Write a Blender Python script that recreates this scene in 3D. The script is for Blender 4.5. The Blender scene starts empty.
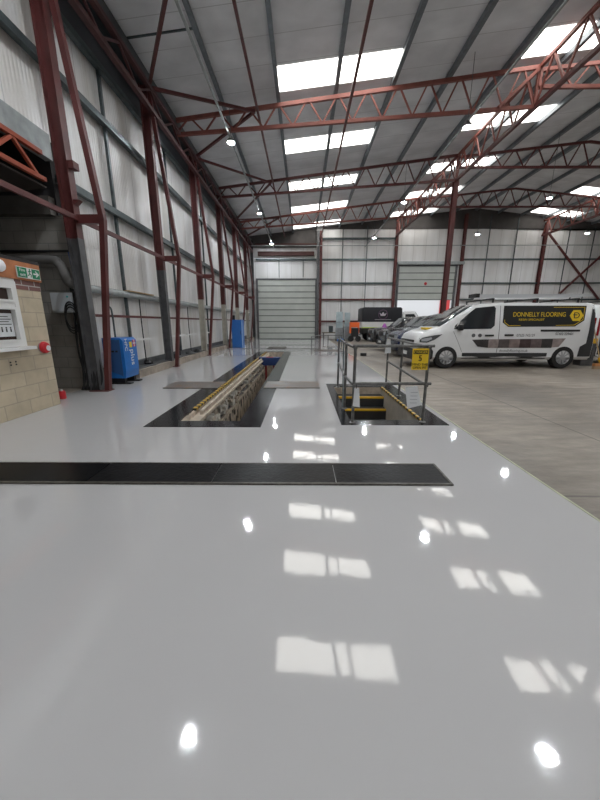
import bpy, bmesh, math, random
from mathutils import Vector, Matrix
random.seed(7)
C = bpy.context.scene.collection
R = math.radians
H = 1.4

# ------------------------------------------------------------------ materials
MATS = {}
def mat(name, col, rough=.6, metal=0., var=0., vscale=6., stretch=(1, 1, 1), bump=0., bscale=40., spec=.5,
        emit=None, estr=0., col2=None, thr=None, coat=0., alpha=None, trans=0., detail=6.):
    if name in MATS: return MATS[name]
    m = bpy.data.materials.new(name); m.use_nodes = True
    nt = m.node_tree; b = nt.nodes['Principled BSDF']
    b.inputs['Base Color'].default_value = (*col, 1)
    b.inputs['Roughness'].default_value = rough
    b.inputs['Metallic'].default_value = metal
    b.inputs['Specular IOR Level'].default_value = spec
    b.inputs['Coat Weight'].default_value = coat
    b.inputs['Transmission Weight'].default_value = trans
    if alpha is not None: b.inputs['Alpha'].default_value = alpha
    if emit:
        b.inputs['Emission Color'].default_value = (*emit, 1); b.inputs['Emission Strength'].default_value = estr
    if var or col2 or bump:
        tc = nt.nodes.new('ShaderNodeTexCoord'); mp = nt.nodes.new('ShaderNodeMapping')
        nt.links.new(tc.outputs['Object'], mp.inputs[0]); mp.inputs['Scale'].default_value = stretch
    if var or col2:
        n = nt.nodes.new('ShaderNodeTexNoise'); n.inputs['Scale'].default_value = vscale; n.inputs['Detail'].default_value = detail
        nt.links.new(mp.outputs[0], n.inputs['Vector'])
        r = nt.nodes.new('ShaderNodeValToRGB'); nt.links.new(n.outputs['Fac'], r.inputs[0])
        lo, hi = thr or (.3, .7)
        r.color_ramp.elements[0].position = lo; r.color_ramp.elements[1].position = hi
        c2 = col2 or tuple(max(0, c * (1 - var)) for c in col)
        r.color_ramp.elements[0].color = (*c2, 1); r.color_ramp.elements[1].color = (*col, 1)
        nt.links.new(r.outputs[0], b.inputs['Base Color'])
    if bump:
        n2 = nt.nodes.new('ShaderNodeTexNoise'); n2.inputs['Scale'].default_value = bscale
        nt.links.new(mp.outputs[0], n2.inputs['Vector'])
        bp = nt.nodes.new('ShaderNodeBump'); bp.inputs['Strength'].default_value = bump; bp.inputs['Distance'].default_value = .01
        nt.links.new(n2.outputs['Fac'], bp.inputs['Height']); nt.links.new(bp.outputs[0], b.inputs['Normal'])
    MATS[name] = m
    return m

def math_node(nt, op, a, b=None, c=None):
    n = nt.nodes.new('ShaderNodeMath'); n.operation = op
    for i, v in enumerate((a, b, c)):
        if v is None: continue
        if isinstance(v, (int, float)): n.inputs[i].default_value = v
        else: nt.links.new(v, n.inputs[i])
    return n.outputs[0]

def line_mat(name, col, dark, axis, period, width, rough=.6, var=.12, vscale=1.2, stretch=(1, 1, 1), rib=0., ribaxis=1, ribp=.1, stain=None, metal=0., ribd=.02):
    """sheet material with thin joint lines every `period` along an axis, plus optional pressed ribs"""
    m = bpy.data.materials.new(name); m.use_nodes = True; nt = m.node_tree; b = nt.nodes['Principled BSDF']
    b.inputs['Roughness'].default_value = rough; b.inputs['Metallic'].default_value = metal
    tc = nt.nodes.new('ShaderNodeTexCoord'); sx = nt.nodes.new('ShaderNodeSeparateXYZ'); nt.links.new(tc.outputs['Object'], sx.inputs[0])
    fr = math_node(nt, 'FRACT', math_node(nt, 'DIVIDE', math_node(nt, 'ADD', sx.outputs[axis], 100.), period))
    ln = math_node(nt, 'LESS_THAN', fr, width / period)
    mp = nt.nodes.new('ShaderNodeMapping'); nt.links.new(tc.outputs['Object'], mp.inputs[0]); mp.inputs['Scale'].default_value = stretch
    n = nt.nodes.new('ShaderNodeTexNoise'); n.inputs['Scale'].default_value = vscale; n.inputs['Detail'].default_value = 5
    nt.links.new(mp.outputs[0], n.inputs['Vector'])
    r = nt.nodes.new('ShaderNodeValToRGB'); nt.links.new(n.outputs['Fac'], r.inputs[0])
    r.color_ramp.elements[0].position = .32; r.color_ramp.elements[1].position = .68
    r.color_ramp.elements[0].color = (*(stain or tuple(c * (1 - var) for c in col)), 1); r.color_ramp.elements[1].color = (*col, 1)
    mx = nt.nodes.new('ShaderNodeMix'); mx.data_type = 'RGBA'
    nt.links.new(ln, mx.inputs['Factor']); nt.links.new(r.outputs[0], mx.inputs['A']); mx.inputs['B'].default_value = (*dark, 1)
    nt.links.new(mx.outputs['Result'], b.inputs['Base Color'])
    if rib:
        w = math_node(nt, 'SINE', math_node(nt, 'MULTIPLY', sx.outputs[ribaxis], 2 * math.pi / ribp))
        bp = nt.nodes.new('ShaderNodeBump'); bp.inputs['Strength'].default_value = rib; bp.inputs['Distance'].default_value = ribd
        nt.links.new(w, bp.inputs['Height']); nt.links.new(bp.outputs[0], b.inputs['Normal'])
    MATS[name] = m
    return m

def stripe_mat(name, a, b_, period, axis=1, skew=0.):
    m = bpy.data.materials.new(name); m.use_nodes = True; nt = m.node_tree; b = nt.nodes['Principled BSDF']
    b.inputs['Roughness'].default_value = .5
    tc = nt.nodes.new('ShaderNodeTexCoord'); sx = nt.nodes.new('ShaderNodeSeparateXYZ'); nt.links.new(tc.outputs['Object'], sx.inputs[0])
    s = math_node(nt, 'ADD', math_node(nt, 'ADD', sx.outputs[axis], 50.), math_node(nt, 'MULTIPLY', sx.outputs[2], skew))
    st = math_node(nt, 'LESS_THAN', math_node(nt, 'FRACT', math_node(nt, 'DIVIDE', s, period)), .5)
    mx = nt.nodes.new('ShaderNodeMix'); mx.data_type = 'RGBA'
    nt.links.new(st, mx.inputs['Factor']); mx.inputs['A'].default_value = (*a, 1); mx.inputs['B'].default_value = (*b_, 1)
    nt.links.new(mx.outputs['Result'], b.inputs['Base Color'])
    return m

def brick_mat(name, c1, c2, mortar, w, h, msize=.01, axis='X', rough=.85):
    m = bpy.data.materials.new(name); m.use_nodes = True; nt = m.node_tree; b = nt.nodes['Principled BSDF']
    b.inputs['Roughness'].default_value = rough
    tc = nt.nodes.new('ShaderNodeTexCoord'); sx = nt.nodes.new('ShaderNodeSeparateXYZ'); nt.links.new(tc.outputs['Object'], sx.inputs[0])
    cb = nt.nodes.new('ShaderNodeCombineXYZ')
    nt.links.new(sx.outputs['Y' if axis == 'X' else 'X'], cb.inputs[0]); nt.links.new(sx.outputs['Z'], cb.inputs[1])
    br = nt.nodes.new('ShaderNodeTexBrick'); nt.links.new(cb.outputs[0], br.inputs['Vector'])
    br.inputs['Color1'].default_value = (*c1, 1); br.inputs['Color2'].default_value = (*c2, 1); br.inputs['Mortar'].default_value = (*mortar, 1)
    br.inputs['Scale'].default_value = 1; br.inputs['Mortar Size'].default_value = msize
    br.inputs['Brick Width'].default_value = w; br.inputs['Row Height'].default_value = h
    n = nt.nodes.new('ShaderNodeTexNoise'); n.inputs['Scale'].default_value = 3.5; n.inputs['Detail'].default_value = 7
    nt.links.new(tc.outputs['Object'], n.inputs['Vector'])
    mx = nt.nodes.new('ShaderNodeMix'); mx.data_type = 'RGBA'; mx.blend_type = 'MULTIPLY'; mx.inputs['Factor'].default_value = .55
    nt.links.new(br.outputs['Color'], mx.inputs['A']); nt.links.new(n.outputs['Fac'], mx.inputs['B'])
    br2 = nt.nodes.new('ShaderNodeBrightContrast'); br2.inputs['Bright'].default_value = .06; nt.links.new(mx.outputs['Result'], br2.inputs[0])
    nt.links.new(br2.outputs[0], b.inputs['Base Color'])
    bp = nt.nodes.new('ShaderNodeBump'); bp.inputs['Strength'].default_value = .5; bp.inputs['Distance'].default_value = .01; bp.invert = True
    nt.links.new(br.outputs['Fac'], bp.inputs['Height']); nt.links.new(bp.outputs[0], b.inputs['Normal'])
    return m

RED = mat('red_oxide_paint', (.125, .030, .028), .5, var=.45, vscale=2.5, bump=.1)
REDB = mat('bright_red_oxide_paint', (.26, .082, .064), .55, var=.3, vscale=3)
ORANGE_P = mat('orange_primer', (.38, .085, .045), .6, var=.35, vscale=3)
GALV = mat('galvanised_steel', (.10, .125, .13), .45, metal=.55, var=.4, vscale=9)
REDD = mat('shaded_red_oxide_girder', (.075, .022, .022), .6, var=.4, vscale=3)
PURL = mat('purlin_grey_steel', (.19, .215, .235), .45, metal=.35, var=.3, vscale=7)
GALVL = mat('pale_galvanised_steel', (.38, .41, .41), .5, metal=.3, var=.3, vscale=6)
GREYP = mat('bare_grey_steel', (.13, .13, .135), .5, metal=.2, var=.4, vscale=5)
CREAMP = mat('cream_column_paint', (.50, .47, .40), .6, var=.3, vscale=4)
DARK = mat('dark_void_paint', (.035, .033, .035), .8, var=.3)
BLACK = mat('black_rubber', (.012, .012, .013), .55)
BLACKGL = mat('black_gloss', (.013, .013, .015), .15)
EPOXBLK = mat('black_epoxy', (.018, .019, .022), .14, var=.5, vscale=5, bump=.1, bscale=30, spec=.3)
YEL = mat('yellow_paint', (.72, .42, .02), .5, var=.2)
YELD = mat('yellow_vinyl', (.80, .55, .02), .4)
WHITE = mat('white_paint', (.74, .75, .76), .22, coat=.6, spec=.5)
WHITEP = mat('white_upvc', (.74, .74, .73), .35)
PAPER = mat('paper', (.70, .72, .74), .7, var=.1)
BLUE = mat('blue_machine_paint', (.015, .16, .52), .38, var=.15)
BLUED = mat('dark_blue_machine_paint', (.03, .09, .24), .4)
BLUEL = mat('blue_cabinet_paint', (.03, .17, .55), .4, var=.1)
NAVY = mat('navy_car_paint', (.012, .02, .065), .18, coat=.8)
DKCAR = mat('charcoal_car_paint', (.02, .021, .024), .2, coat=.8)
BLKCAR = mat('black_car_paint', (.010, .010, .012), .2, coat=.8)
GLASS = mat('tinted_glass', (.022, .026, .03), .06, spec=.8)
GLASSC = mat('windscreen_glass', (.05, .06, .065), .05, spec=1.)
CHROME = mat('bright_metal', (.6, .6, .62), .25, metal=.9)
ALLOY = mat('alloy_wheel', (.42, .43, .45), .35, metal=.5)
LAMPG = mat('headlamp_glass', (.45, .47, .5), .1, metal=.3)
PLASTG = mat('dark_plastic_trim', (.03, .031, .033), .55)
CONC = mat('pit_concrete', (.42, .38, .31), .85, var=.5, vscale=5, bump=.4, bscale=18)
CREAM = mat('cream_dirty_paint', (.62, .53, .43), .6, var=.45, vscale=7, bump=.2)
CREAMW = mat('cream_wall_with_dark_stains', (.56, .48, .39), .75, col2=(.03, .028, .025), vscale=2.2, stretch=(1, 3.2, 1.), thr=(.40, .47), detail=3)
WOOD = mat('pale_timber', (.46, .33, .18), .7, var=.35, vscale=4, stretch=(1, 8, 1))
KERB = mat('dirty_beige_concrete', (.40, .34, .28), .85, var=.5, vscale=3, bump=.3)
TRIMG = mat('grey_flashing', (.10, .105, .11), .6, var=.4)
RUSTY = mat('worn_rusty_plate', (.17, .155, .145), .35, col2=(.22, .12, .06), vscale=4, thr=(.28, .5), bump=.15)
SIGNG = mat('sign_green', (.0, .20, .085), .4)
SIGNO = mat('terracotta_board', (.52, .20, .085), .7, var=.3, vscale=8)
REDBR = brick_mat('red_brick', (.20, .055, .04), (.15, .04, .03), (.5, .48, .45), .24, .085, .008)
FIRE = mat('fire_red', (.55, .02, .03), .35)
HIVIS = mat('hi_vis_orange', (.95, .16, .03), .5)
BLUEPIPE = mat('blue_conduit', (.03, .09, .40), .45)
PURPLE = mat('purple_badge', (.28, .04, .30), .5)
LIME = mat('lime_stripe', (.55, .75, .08), .4)

# ------------------------------------------------------------------ mesh helper
class MB:
    def __init__(s): s.v = []; s.f = []; s.sm = False
    def add(s, vs, fs):
        n = len(s.v); s.v += [Vector(v) for v in vs]; s.f += [tuple(i + n for i in f) for f in fs]; return s
    def box(s, x0, x1, y0, y1, z0, z1):
        return s.add([(x0, y0, z0), (x1, y0, z0), (x1, y1, z0), (x0, y1, z0), (x0, y0, z1), (x1, y0, z1), (x1, y1, z1), (x0, y1, z1)],
                     [(0, 3, 2, 1), (4, 5, 6, 7), (0, 1, 5, 4), (1, 2, 6, 5), (2, 3, 7, 6), (3, 0, 4, 7)])
    def sweep(s, prof, p1, p2, up=(0, 0, 1)):
        p1 = Vector(p1); p2 = Vector(p2); d = (p2 - p1).normalized(); up = Vector(up)
        if abs(d.dot(up)) > .98: up = Vector((0, 1, 0)) if abs(d.y) < .9 else Vector((1, 0, 0))
        sd = d.cross(up).normalized(); u = sd.cross(d).normalized()
        n = len(prof); vs = []
        for p in (p1, p2):
            vs += [p + sd * a + u * b for a, b in prof]
        fs = [(i, (i + 1) % n, n + (i + 1) % n, n + i) for i in range(n)] + [tuple(range(n))[::-1], tuple(range(n, 2 * n))]
        return s.add(vs, fs)
    def bar(s, p1, p2, w, h=None, up=(0, 0, 1)):
        h = h or w
        return s.sweep([(-w / 2, -h / 2), (w / 2, -h / 2), (w / 2, h / 2), (-w / 2, h / 2)], p1, p2, up)
    def ibeam(s, p1, p2, w, h, t=.014, up=(0, 0, 1)):
        a, b = w / 2, h / 2
        s.bar2(p1, p2, up, (-a, a, b - t, b)); s.bar2(p1, p2, up, (-a, a, -b, -b + t)); s.bar2(p1, p2, up, (-t / 2, t / 2, -b + t, b - t)); return s
    def bar2(s, p1, p2, up, r):
        x0, x1, z0, z1 = r
        return s.sweep([(x0, z0), (x1, z0), (x1, z1), (x0, z1)], p1, p2, up)
    def angle(s, p1, p2, w, t=.012, up=(0, 0, 1), flip=1):
        s.bar2(p1, p2, up, (min(0, flip * w), max(0, flip * w), -t, 0)); s.bar2(p1, p2, up, (min(0, flip * t), max(0, flip * t), -w, -t)); return s
    def tube(s, p1, p2, r, n=10, r2=None):
        p1 = Vector(p1); p2 = Vector(p2); d = (p2 - p1).normalized(); up = Vector((0, 0, 1))
        if abs(d.z) > .95: up = Vector((1, 0, 0))
        a = d.cross(up).normalized(); b = a.cross(d); vs = []
        for p, rr in ((p1, r), (p2, r if r2 is None else r2)):
            vs += [p + (a * math.cos(2 * math.pi * i / n) + b * math.sin(2 * math.pi * i / n)) * rr for i in range(n)]
        return s.add(vs, [(i, (i + 1) % n, n + (i + 1) % n, n + i) for i in range(n)] + [tuple(range(n))[::-1], tuple(range(n, 2 * n))])
    def path(s, pts, r, n=8, sub=6):
        P = [Vector(p) for p in pts]; Q = []
        if len(P) > 2 and sub > 1:
            for i in range(len(P) - 1):
                p0 = P[max(i - 1, 0)]; p1 = P[i]; p2 = P[i + 1]; p3 = P[min(i + 2, len(P) - 1)]
                for k in range(sub):
                    t = k / sub
                    Q.append(.5 * ((2 * p1) + (-p0 + p2) * t + (2 * p0 - 5 * p1 + 4 * p2 - p3) * t * t + (-p0 + 3 * p1 - 3 * p2 + p3) * t ** 3))
            Q.append(P[-1])
        else: Q = P
        vs = []; a = None
        for i, q in enumerate(Q):
            d = (Q[min(i + 1, len(Q) - 1)] - Q[max(i - 1, 0)]).normalized()
            if a is None:
                a = d.cross(Vector((0, 0, 1)) if abs(d.z) < .9 else Vector((1, 0, 0))).normalized()
            else:
                a = (a - d * a.dot(d)).normalized()
            b = d.cross(a)
            vs += [q + (a * math.cos(2 * math.pi * k / n) + b * math.sin(2 * math.pi * k / n)) * r for k in range(n)]
        fs = []
        for i in range(len(Q) - 1):
            fs += [(i * n + k, i * n + (k + 1) % n, (i + 1) * n + (k + 1) % n, (i + 1) * n + k) for k in range(n)]
        fs += [tuple(range(n))[::-1], tuple((len(Q) - 1) * n + k for k in range(n))]
        s.sm = True
        return s.add(vs, fs)
    def lathe(s, prof, c, axis='Z', n=24, cap=True):
        c = Vector(c); vs = []
        for i in range(n):
            a = 2 * math.pi * i / n; ca, sa = math.cos(a), math.sin(a)
            for r, h in prof:
                p = {'Z': (r * ca, r * sa, h), 'Y': (r * ca, h, r * sa), 'X': (h, r * ca, r * sa)}[axis]
                vs.append(c + Vector(p))
        m = len(prof); fs = []
        for i in range(n):
            j = (i + 1) % n
            fs += [(i * m + k, j * m + k, j * m + k + 1, i * m + k + 1) for k in range(m - 1)]
        if cap and prof[0][0] > 1e-6: fs.append(tuple(i * m for i in range(n))[::-1])
        if cap and prof[-1][0] > 1e-6: fs.append(tuple(i * m + m - 1 for i in range(n)))
        s.sm = True
        return s.add(vs, fs)
    def prism(s, poly, axis, a, b):
        n = len(poly)
        def P(u, v, w): return {'X': (w, u, v), 'Y': (u, w, v), 'Z': (u, v, w)}[axis]
        vs = [P(u, v, a) for u, v in poly] + [P(u, v, b) for u, v in poly]
        return s.add(vs, [(i, (i + 1) % n, n + (i + 1) % n, n + i) for i in range(n)] + [tuple(range(n))[::-1], tuple(range(n, 2 * n))])
    def build(s, name, m, parent=None, off=(0, 0, 0), smooth=None, bevel=0., label=None):
        me = bpy.data.meshes.new(name); off = Vector(off)
        me.from_pydata([v - off for v in s.v], [], s.f)
        bm = bmesh.new(); bm.from_mesh(me); bmesh.ops.remove_doubles(bm, verts=bm.verts, dist=1e-5)
        bmesh.ops.recalc_face_normals(bm, faces=bm.faces)
        if bevel: bmesh.ops.bevel(bm, geom=list(bm.edges), offset=bevel, segments=2, affect='EDGES', profile=.7, clamp_overlap=True)
        bm.to_mesh(me); bm.free()
        me.materials.append(m)
        if smooth or s.sm or bevel:
            me.shade_smooth()
            try: me.set_sharp_from_angle(angle=R(38))
            except Exception: pass
        o = bpy.data.objects.new(name, me); C.objects.link(o)
        if parent is not None: o.parent = parent
        elif off.length: o.location = off
        if label: o['label'] = label
        return o

class Thing:
    def __init__(s, name, label, cat, loc=(0, 0, 0), group=None, local=False, rotz=0.):
        s.r = bpy.data.objects.new(name, None); C.objects.link(s.r); s.r.empty_display_size = .2
        s.r.location = loc; s.off = Vector((0, 0, 0)) if local else Vector(loc); s.r.rotation_euler = (0, 0, rotz)
        s.r['label'] = label; s.r['category'] = cat; s.r['kind'] = 'thing'
        if group: s.r['group'] = group
    def part(s, name, mb, m, parent=None, label=None, **k):
        return mb.build(name, m, parent or s.r, s.off, label=label, **k)
    def text(s, name, body, loc, size, m, rot=(R(90), 0, 0), parent=None, align='CENTER', ext=.002, sx=1., label=None):
        cu = bpy.data.curves.new(name, 'FONT'); cu.body = body; cu.size = size; cu.extrude = ext
        cu.align_x = align; cu.align_y = 'CENTER'; cu.materials.append(m)
        tmp = bpy.data.objects.new('tmp', cu); C.objects.link(tmp)
        dg = bpy.context.evaluated_depsgraph_get(); dg.update()
        me = bpy.data.meshes.new_from_object(tmp.evaluated_get(dg)); bpy.data.objects.remove(tmp)
        if not me.materials: me.materials.append(m)
        o = bpy.data.objects.new(name, me); C.objects.link(o); o.parent = parent or s.r
        o.location = Vector(loc) - s.off; o.rotation_euler = rot; o.scale = (sx, 1, 1)
        if label: o['label'] = label
        return o

def single(name, mb, m, label, cat, group=None, loc=None, **k):
    if loc is None:
        xs = [v.x for v in mb.v]; ys = [v.y for v in mb.v]; zs = [v.z for v in mb.v]
        loc = ((min(xs) + max(xs)) / 2, (min(ys) + max(ys)) / 2, min(zs))
    o = mb.build(name, m, None, loc, **k)
    o['label'] = label; o['category'] = cat; o['kind'] = 'thing'
    if group: o['group'] = group
    return o
def struct(name, mb, m, parent=None, **k):
    o = mb.build(name, m, parent, **k)
    if parent is None: o['kind'] = 'structure'
    return o
def copy_tree(o, parent=None):
    c = o.copy(); C.objects.link(c)
    if parent is not None: c.parent = parent
    for ch in list(o.children): copy_tree(ch, c)
    return c

ORD = ['first', 'second', 'third', 'fourth', 'fifth', 'sixth', 'seventh', 'eighth', 'ninth', 'tenth', 'eleventh', 'twelfth', 'thirteenth', 'fourteenth', 'fifteenth', 'sixteenth', 'seventeenth', 'eighteenth', 'nineteenth', 'twentieth', 'twenty-first', 'twenty-second']

# ------------------------------------------------------------------ geometry constants
YB, YF = 28.4, -8.0            # far gable wall, wall behind the camera
XL, XR, XRIDGE = -4.75, 32.15, 13.7
def roof_z(x): return 8.7 + .11 * (x if x < XRIDGE else 2 * XRIDGE - x)

# ------------------------------------------------------------------ SETTING
def holes_plane(xs, ys, holes, z):
    mb = MB()
    for i in range(len(xs) - 1):
        for j in range(len(ys) - 1):
            cx, cy = (xs[i] + xs[i + 1]) / 2, (ys[j] + ys[j + 1]) / 2
            if any(a < cx < b and c < cy < d for a, b, c, d in holes): continue
            mb.add([(xs[i], ys[j], z), (xs[i + 1], ys[j], z), (xs[i + 1], ys[j + 1], z), (xs[i], ys[j + 1], z)], [(0, 1, 2, 3)])
    return mb
PX0, PX1 = -4.75, 2.15
LP = (-1.81, -.92, 4.45, 15.75)      # long pit opening
RP = (.69, 1.75, 4.52, 7.05)         # stair pit opening
# glossy painted floor
def epoxy():
    m = bpy.data.materials.new('pale_grey_epoxy'); m.use_nodes = True; nt = m.node_tree; b = nt.nodes['Principled BSDF']
    tc = nt.nodes.new('ShaderNodeTexCoord')
    n = nt.nodes.new('ShaderNodeTexNoise'); n.inputs['Scale'].default_value = .7; n.inputs['Detail'].default_value = 3
    nt.links.new(tc.outputs['Object'], n.inputs['Vector'])
    r = nt.nodes.new('ShaderNodeValToRGB'); nt.links.new(n.outputs['Fac'], r.inputs[0])
    r.color_ramp.elements[0].color = (.475, .474, .48, 1); r.color_ramp.elements[1].color = (.51, .508, .513, 1)
    nt.links.new(r.outputs[0], b.inputs['Base Color'])
    b.inputs['Roughness'].default_value = .045; b.inputs['IOR'].default_value = 1.62
    n2 = nt.nodes.new('ShaderNodeTexNoise'); n2.inputs['Scale'].default_value = 2.6; n2.inputs['Detail'].default_value = 3
    nt.links.new(tc.outputs['Object'], n2.inputs['Vector'])
    n3 = nt.nodes.new('ShaderNodeTexNoise'); n3.inputs['Scale'].default_value = 48.; n3.inputs['Detail'].default_value = 2
    nt.links.new(tc.outputs['Object'], n3.inputs['Vector'])
    s = math_node(nt, 'ADD', n2.outputs['Fac'], math_node(nt, 'MULTIPLY', n3.outputs['Fac'], .05))
    bp = nt.nodes.new('ShaderNodeBump'); bp.inputs['Strength'].default_value = .05; bp.inputs['Distance'].default_value = .03
    nt.links.new(s, bp.inputs['Height']); nt.links.new(bp.outputs[0], b.inputs['Normal'])
    return m
def concrete():
    m = bpy.data.materials.new('worn_concrete'); m.use_nodes = True; nt = m.node_tree; b = nt.nodes['Principled BSDF']
    tc = nt.nodes.new('ShaderNodeTexCoord')
    n = nt.nodes.new('ShaderNodeTexNoise'); n.inputs['Scale'].default_value = .55; n.inputs['Detail'].default_value = 9; n.inputs['Roughness'].default_value = .62
    nt.links.new(tc.outputs['Object'], n.inputs['Vector'])
    r = nt.nodes.new('ShaderNodeValToRGB'); nt.links.new(n.outputs['Fac'], r.inputs[0])
    e = r.color_ramp.elements; e[0].position = .3; e[0].color = (.14, .118, .096, 1); e[1].position = .72; e[1].color = (.37, .325, .275, 1)
    x = r.color_ramp.elements.new(.5); x.color = (.24, .208, .172, 1)
    n4 = nt.nodes.new('ShaderNodeTexNoise'); n4.inputs['Scale'].default_value = 5.; n4.inputs['Detail'].default_value = 10; n4.inputs['Roughness'].default_value = .7
    mp = nt.nodes.new('ShaderNodeMapping'); mp.inputs['Scale'].default_value = (.35, 1.4, 1); nt.links.new(tc.outputs['Object'], mp.inputs[0]); nt.links.new(mp.outputs[0], n4.inputs['Vector'])
    mr = nt.nodes.new('ShaderNodeMapRange'); nt.links.new(n4.outputs['Fac'], mr.inputs[0]); mr.inputs[1].default_value = .3; mr.inputs[2].default_value = .7; mr.inputs[3].default_value = .62; mr.inputs[4].default_value = 1.25
    mu = nt.nodes.new('ShaderNodeMix'); mu.data_type = 'RGBA'; mu.blend_type = 'MULTIPLY'; mu.inputs['Factor'].default_value = 1.
    nt.links.new(r.outputs[0], mu.inputs['A']); nt.links.new(mr.outputs[0], mu.inputs['B'])
    sx = nt.nodes.new('ShaderNodeSeparateXYZ'); nt.links.new(tc.outputs['Object'], sx.inputs[0])
    jx = math_node(nt, 'LESS_THAN', math_node(nt, 'FRACT', math_node(nt, 'DIVIDE', math_node(nt, 'ADD', sx.outputs[0], 90. - 3.6), 4.5)), .006)
    jy = math_node(nt, 'LESS_THAN', math_node(nt, 'FRACT', math_node(nt, 'DIVIDE', math_node(nt, 'ADD', sx.outputs[1], 90. - 6.9), 4.5)), .006)
    jj = math_node(nt, 'MULTIPLY', math_node(nt, 'MAXIMUM', jx, jy), .7)
    mj = nt.nodes.new('ShaderNodeMix'); mj.data_type = 'RGBA'; nt.links.new(jj, mj.inputs['Factor']); nt.links.new(mu.outputs['Result'], mj.inputs['A']); mj.inputs['B'].default_value = (.05, .04, .035, 1)
    nt.links.new(mj.outputs['Result'], b.inputs['Base Color'])
    rr = nt.nodes.new('ShaderNodeMapRange'); nt.links.new(n.outputs['Fac'], rr.inputs[0]); rr.inputs[1].default_value = .3; rr.inputs[2].default_value = .7
    rr.inputs[3].default_value = .32; rr.inputs[4].default_value = .6; nt.links.new(rr.outputs[0], b.inputs['Roughness'])
    n2 = nt.nodes.new('ShaderNodeTexNoise'); n2.inputs['Scale'].default_value = 14; n2.inputs['Detail'].default_value = 6
    nt.links.new(tc.outputs['Object'], n2.inputs['Vector'])
    bp = nt.nodes.new('ShaderNodeBump'); bp.inputs['Strength'].default_value = .12; bp.inputs['Distance'].default_value = .02
    nt.links.new(n2.outputs['Fac'], bp.inputs['Height']); nt.links.new(bp.outputs[0], b.inputs['Normal'])
    return m
struct('floor', holes_plane([PX0, LP[0], LP[1], RP[0], RP[1], PX1], [YF, LP[2], RP[2], RP[3], LP[3], YB], [LP, RP], 0.), epoxy())
CONCRETE = concrete()
struct('floor', MB().box(PX1, XR, YF, YB, -.2, -.002), CONCRETE)
struct('floor', MB().box(-9.2, PX0, -3.2, 6.95, -.2, -.004), CONCRETE)
struct('ground', MB().box(-60, 100, YB + .25, 120, -.3, -.01), mat('outside_tarmac', (.30, .30, .30), .9, var=.3))
# pale edge line of the painted floor
single('edge_strip', MB().box(PX1 - .005, PX1 + .014, YF + .2, YB - .6, 0, .004), mat('greenish_tape', (.50, .52, .36), .6, var=.3),
       'thin yellow-green masking tape line along the edge of the glossy grey floor', 'tape')

ROOFM = line_mat('grey_roof_sheets', (.80, .81, .83), (.50, .50, .51), 1, .95, .02, rough=.6, var=.22, vscale=.9, stretch=(1, 1.5, 1))
CLAD = line_mat('off_white_wall_cladding', (.82, .82, .82), (.50, .49, .48), 1, 1.0, .025, rough=.32, stain=(.62, .595, .56), vscale=.9, stretch=(1, 2.4, .35), rib=.22, ribaxis=1, ribp=.085)
CLADB = line_mat('off_white_gable_cladding', (.80, .80, .80), (.50, .49, .48), 0, 1.0, .025, rough=.4, stain=(.67, .66, .645), vscale=.8, stretch=(2.4, 1, .35), rib=.35, ribaxis=0, ribp=.085)
# ceiling: two slopes
mb = MB(); t = .12
mb.add([(XL - .1, YF, roof_z(XL - .1)), (XRIDGE, YF, roof_z(XRIDGE)), (XRIDGE, YB, roof_z(XRIDGE)), (XL - .1, YB, roof_z(XL - .1)),
        (XL - .1, YF, roof_z(XL - .1) + t), (XRIDGE, YF, roof_z(XRIDGE) + t), (XRIDGE, YB, roof_z(XRIDGE) + t), (XL - .1, YB, roof_z(XL - .1) + t)],
       [(0, 1, 2, 3), (4, 5, 6, 7), (0, 1, 5, 4), (3, 2, 6, 7), (0, 3, 7, 4), (1, 2, 6, 5)])
struct('ceiling', mb, ROOFM)
mb = MB()
mb.add([(XRIDGE, YF, roof_z(XRIDGE)), (XR, YF, roof_z(XR)), (XR, YB, roof_z(XR)), (XRIDGE, YB, roof_z(XRIDGE)),
        (XRIDGE, YF, roof_z(XRIDGE) + t), (XR, YF, roof_z(XR) + t), (XR, YB, roof_z(XR) + t), (XRIDGE, YB, roof_z(XRIDGE) + t)],
       [(0, 1, 2, 3), (4, 5, 6, 7), (0, 1, 5, 4), (3, 2, 6, 7), (0, 3, 7, 4), (1, 2, 6, 5)])
struct('ceiling', mb, ROOFM)
# left wall with the opening into the side bay
mb = MB(); mb.box(XL - .12, XL, 7.0, YB, 0, 8.18); mb.box(XL - .12, XL, YF, 7.0, 4.7, 8.18); mb.box(XL - .12, XL, YF, -3.2, 0, 4.7)
struct('wall_left', mb, CLAD)
struct('wall_right', MB().box(XR, XR + .12, YF, YB, 0, 8.3), CLAD)
gab = [(XL - .1, 0), (XL - .1, roof_z(XL - .1)), (XRIDGE, roof_z(XRIDGE)), (XR + .1, roof_z(XR)), (XR + .1, 0)]
struct('wall_front', MB().prism(gab, 'Y', YF - .12, YF), CLADB)
# far gable wall with two roller-door openings
D1 = (-3.78, 1.02, 0, 4.85); D2 = (7.95, 12.55, 0, 5.9)
mb = MB()
def gz(x): return roof_z(x)
def gable_piece(x0, x1, z0, z1=None):
    pts = [(x0, z0), (x1, z0)]
    if z1 is not None: pts += [(x1, z1), (x0, z1)]
    else:
        pts.append((x1, gz(x1)))
        if x0 < XRIDGE < x1: pts.append((XRIDGE, gz(XRIDGE)))
        pts.append((x0, gz(x0)))
    mb.prism(pts, 'Y', YB, YB + .12)
gable_piece(XL - .1, D1[0], 0); gable_piece(D1[0], D1[1], D1[3]); gable_piece(D1[1], D2[0], 0); gable_piece(D2[0], D2[1], D2[3]); gable_piece(D2[1], XR + .1, 0)
struct('wall_back', mb, CLADB)
GAB = mat('dark_gable_top', (.085, .078, .075), .8, var=.3, vscale=2)  # dark tone for the sheet over the upper gable wall
mb = MB()
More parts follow.
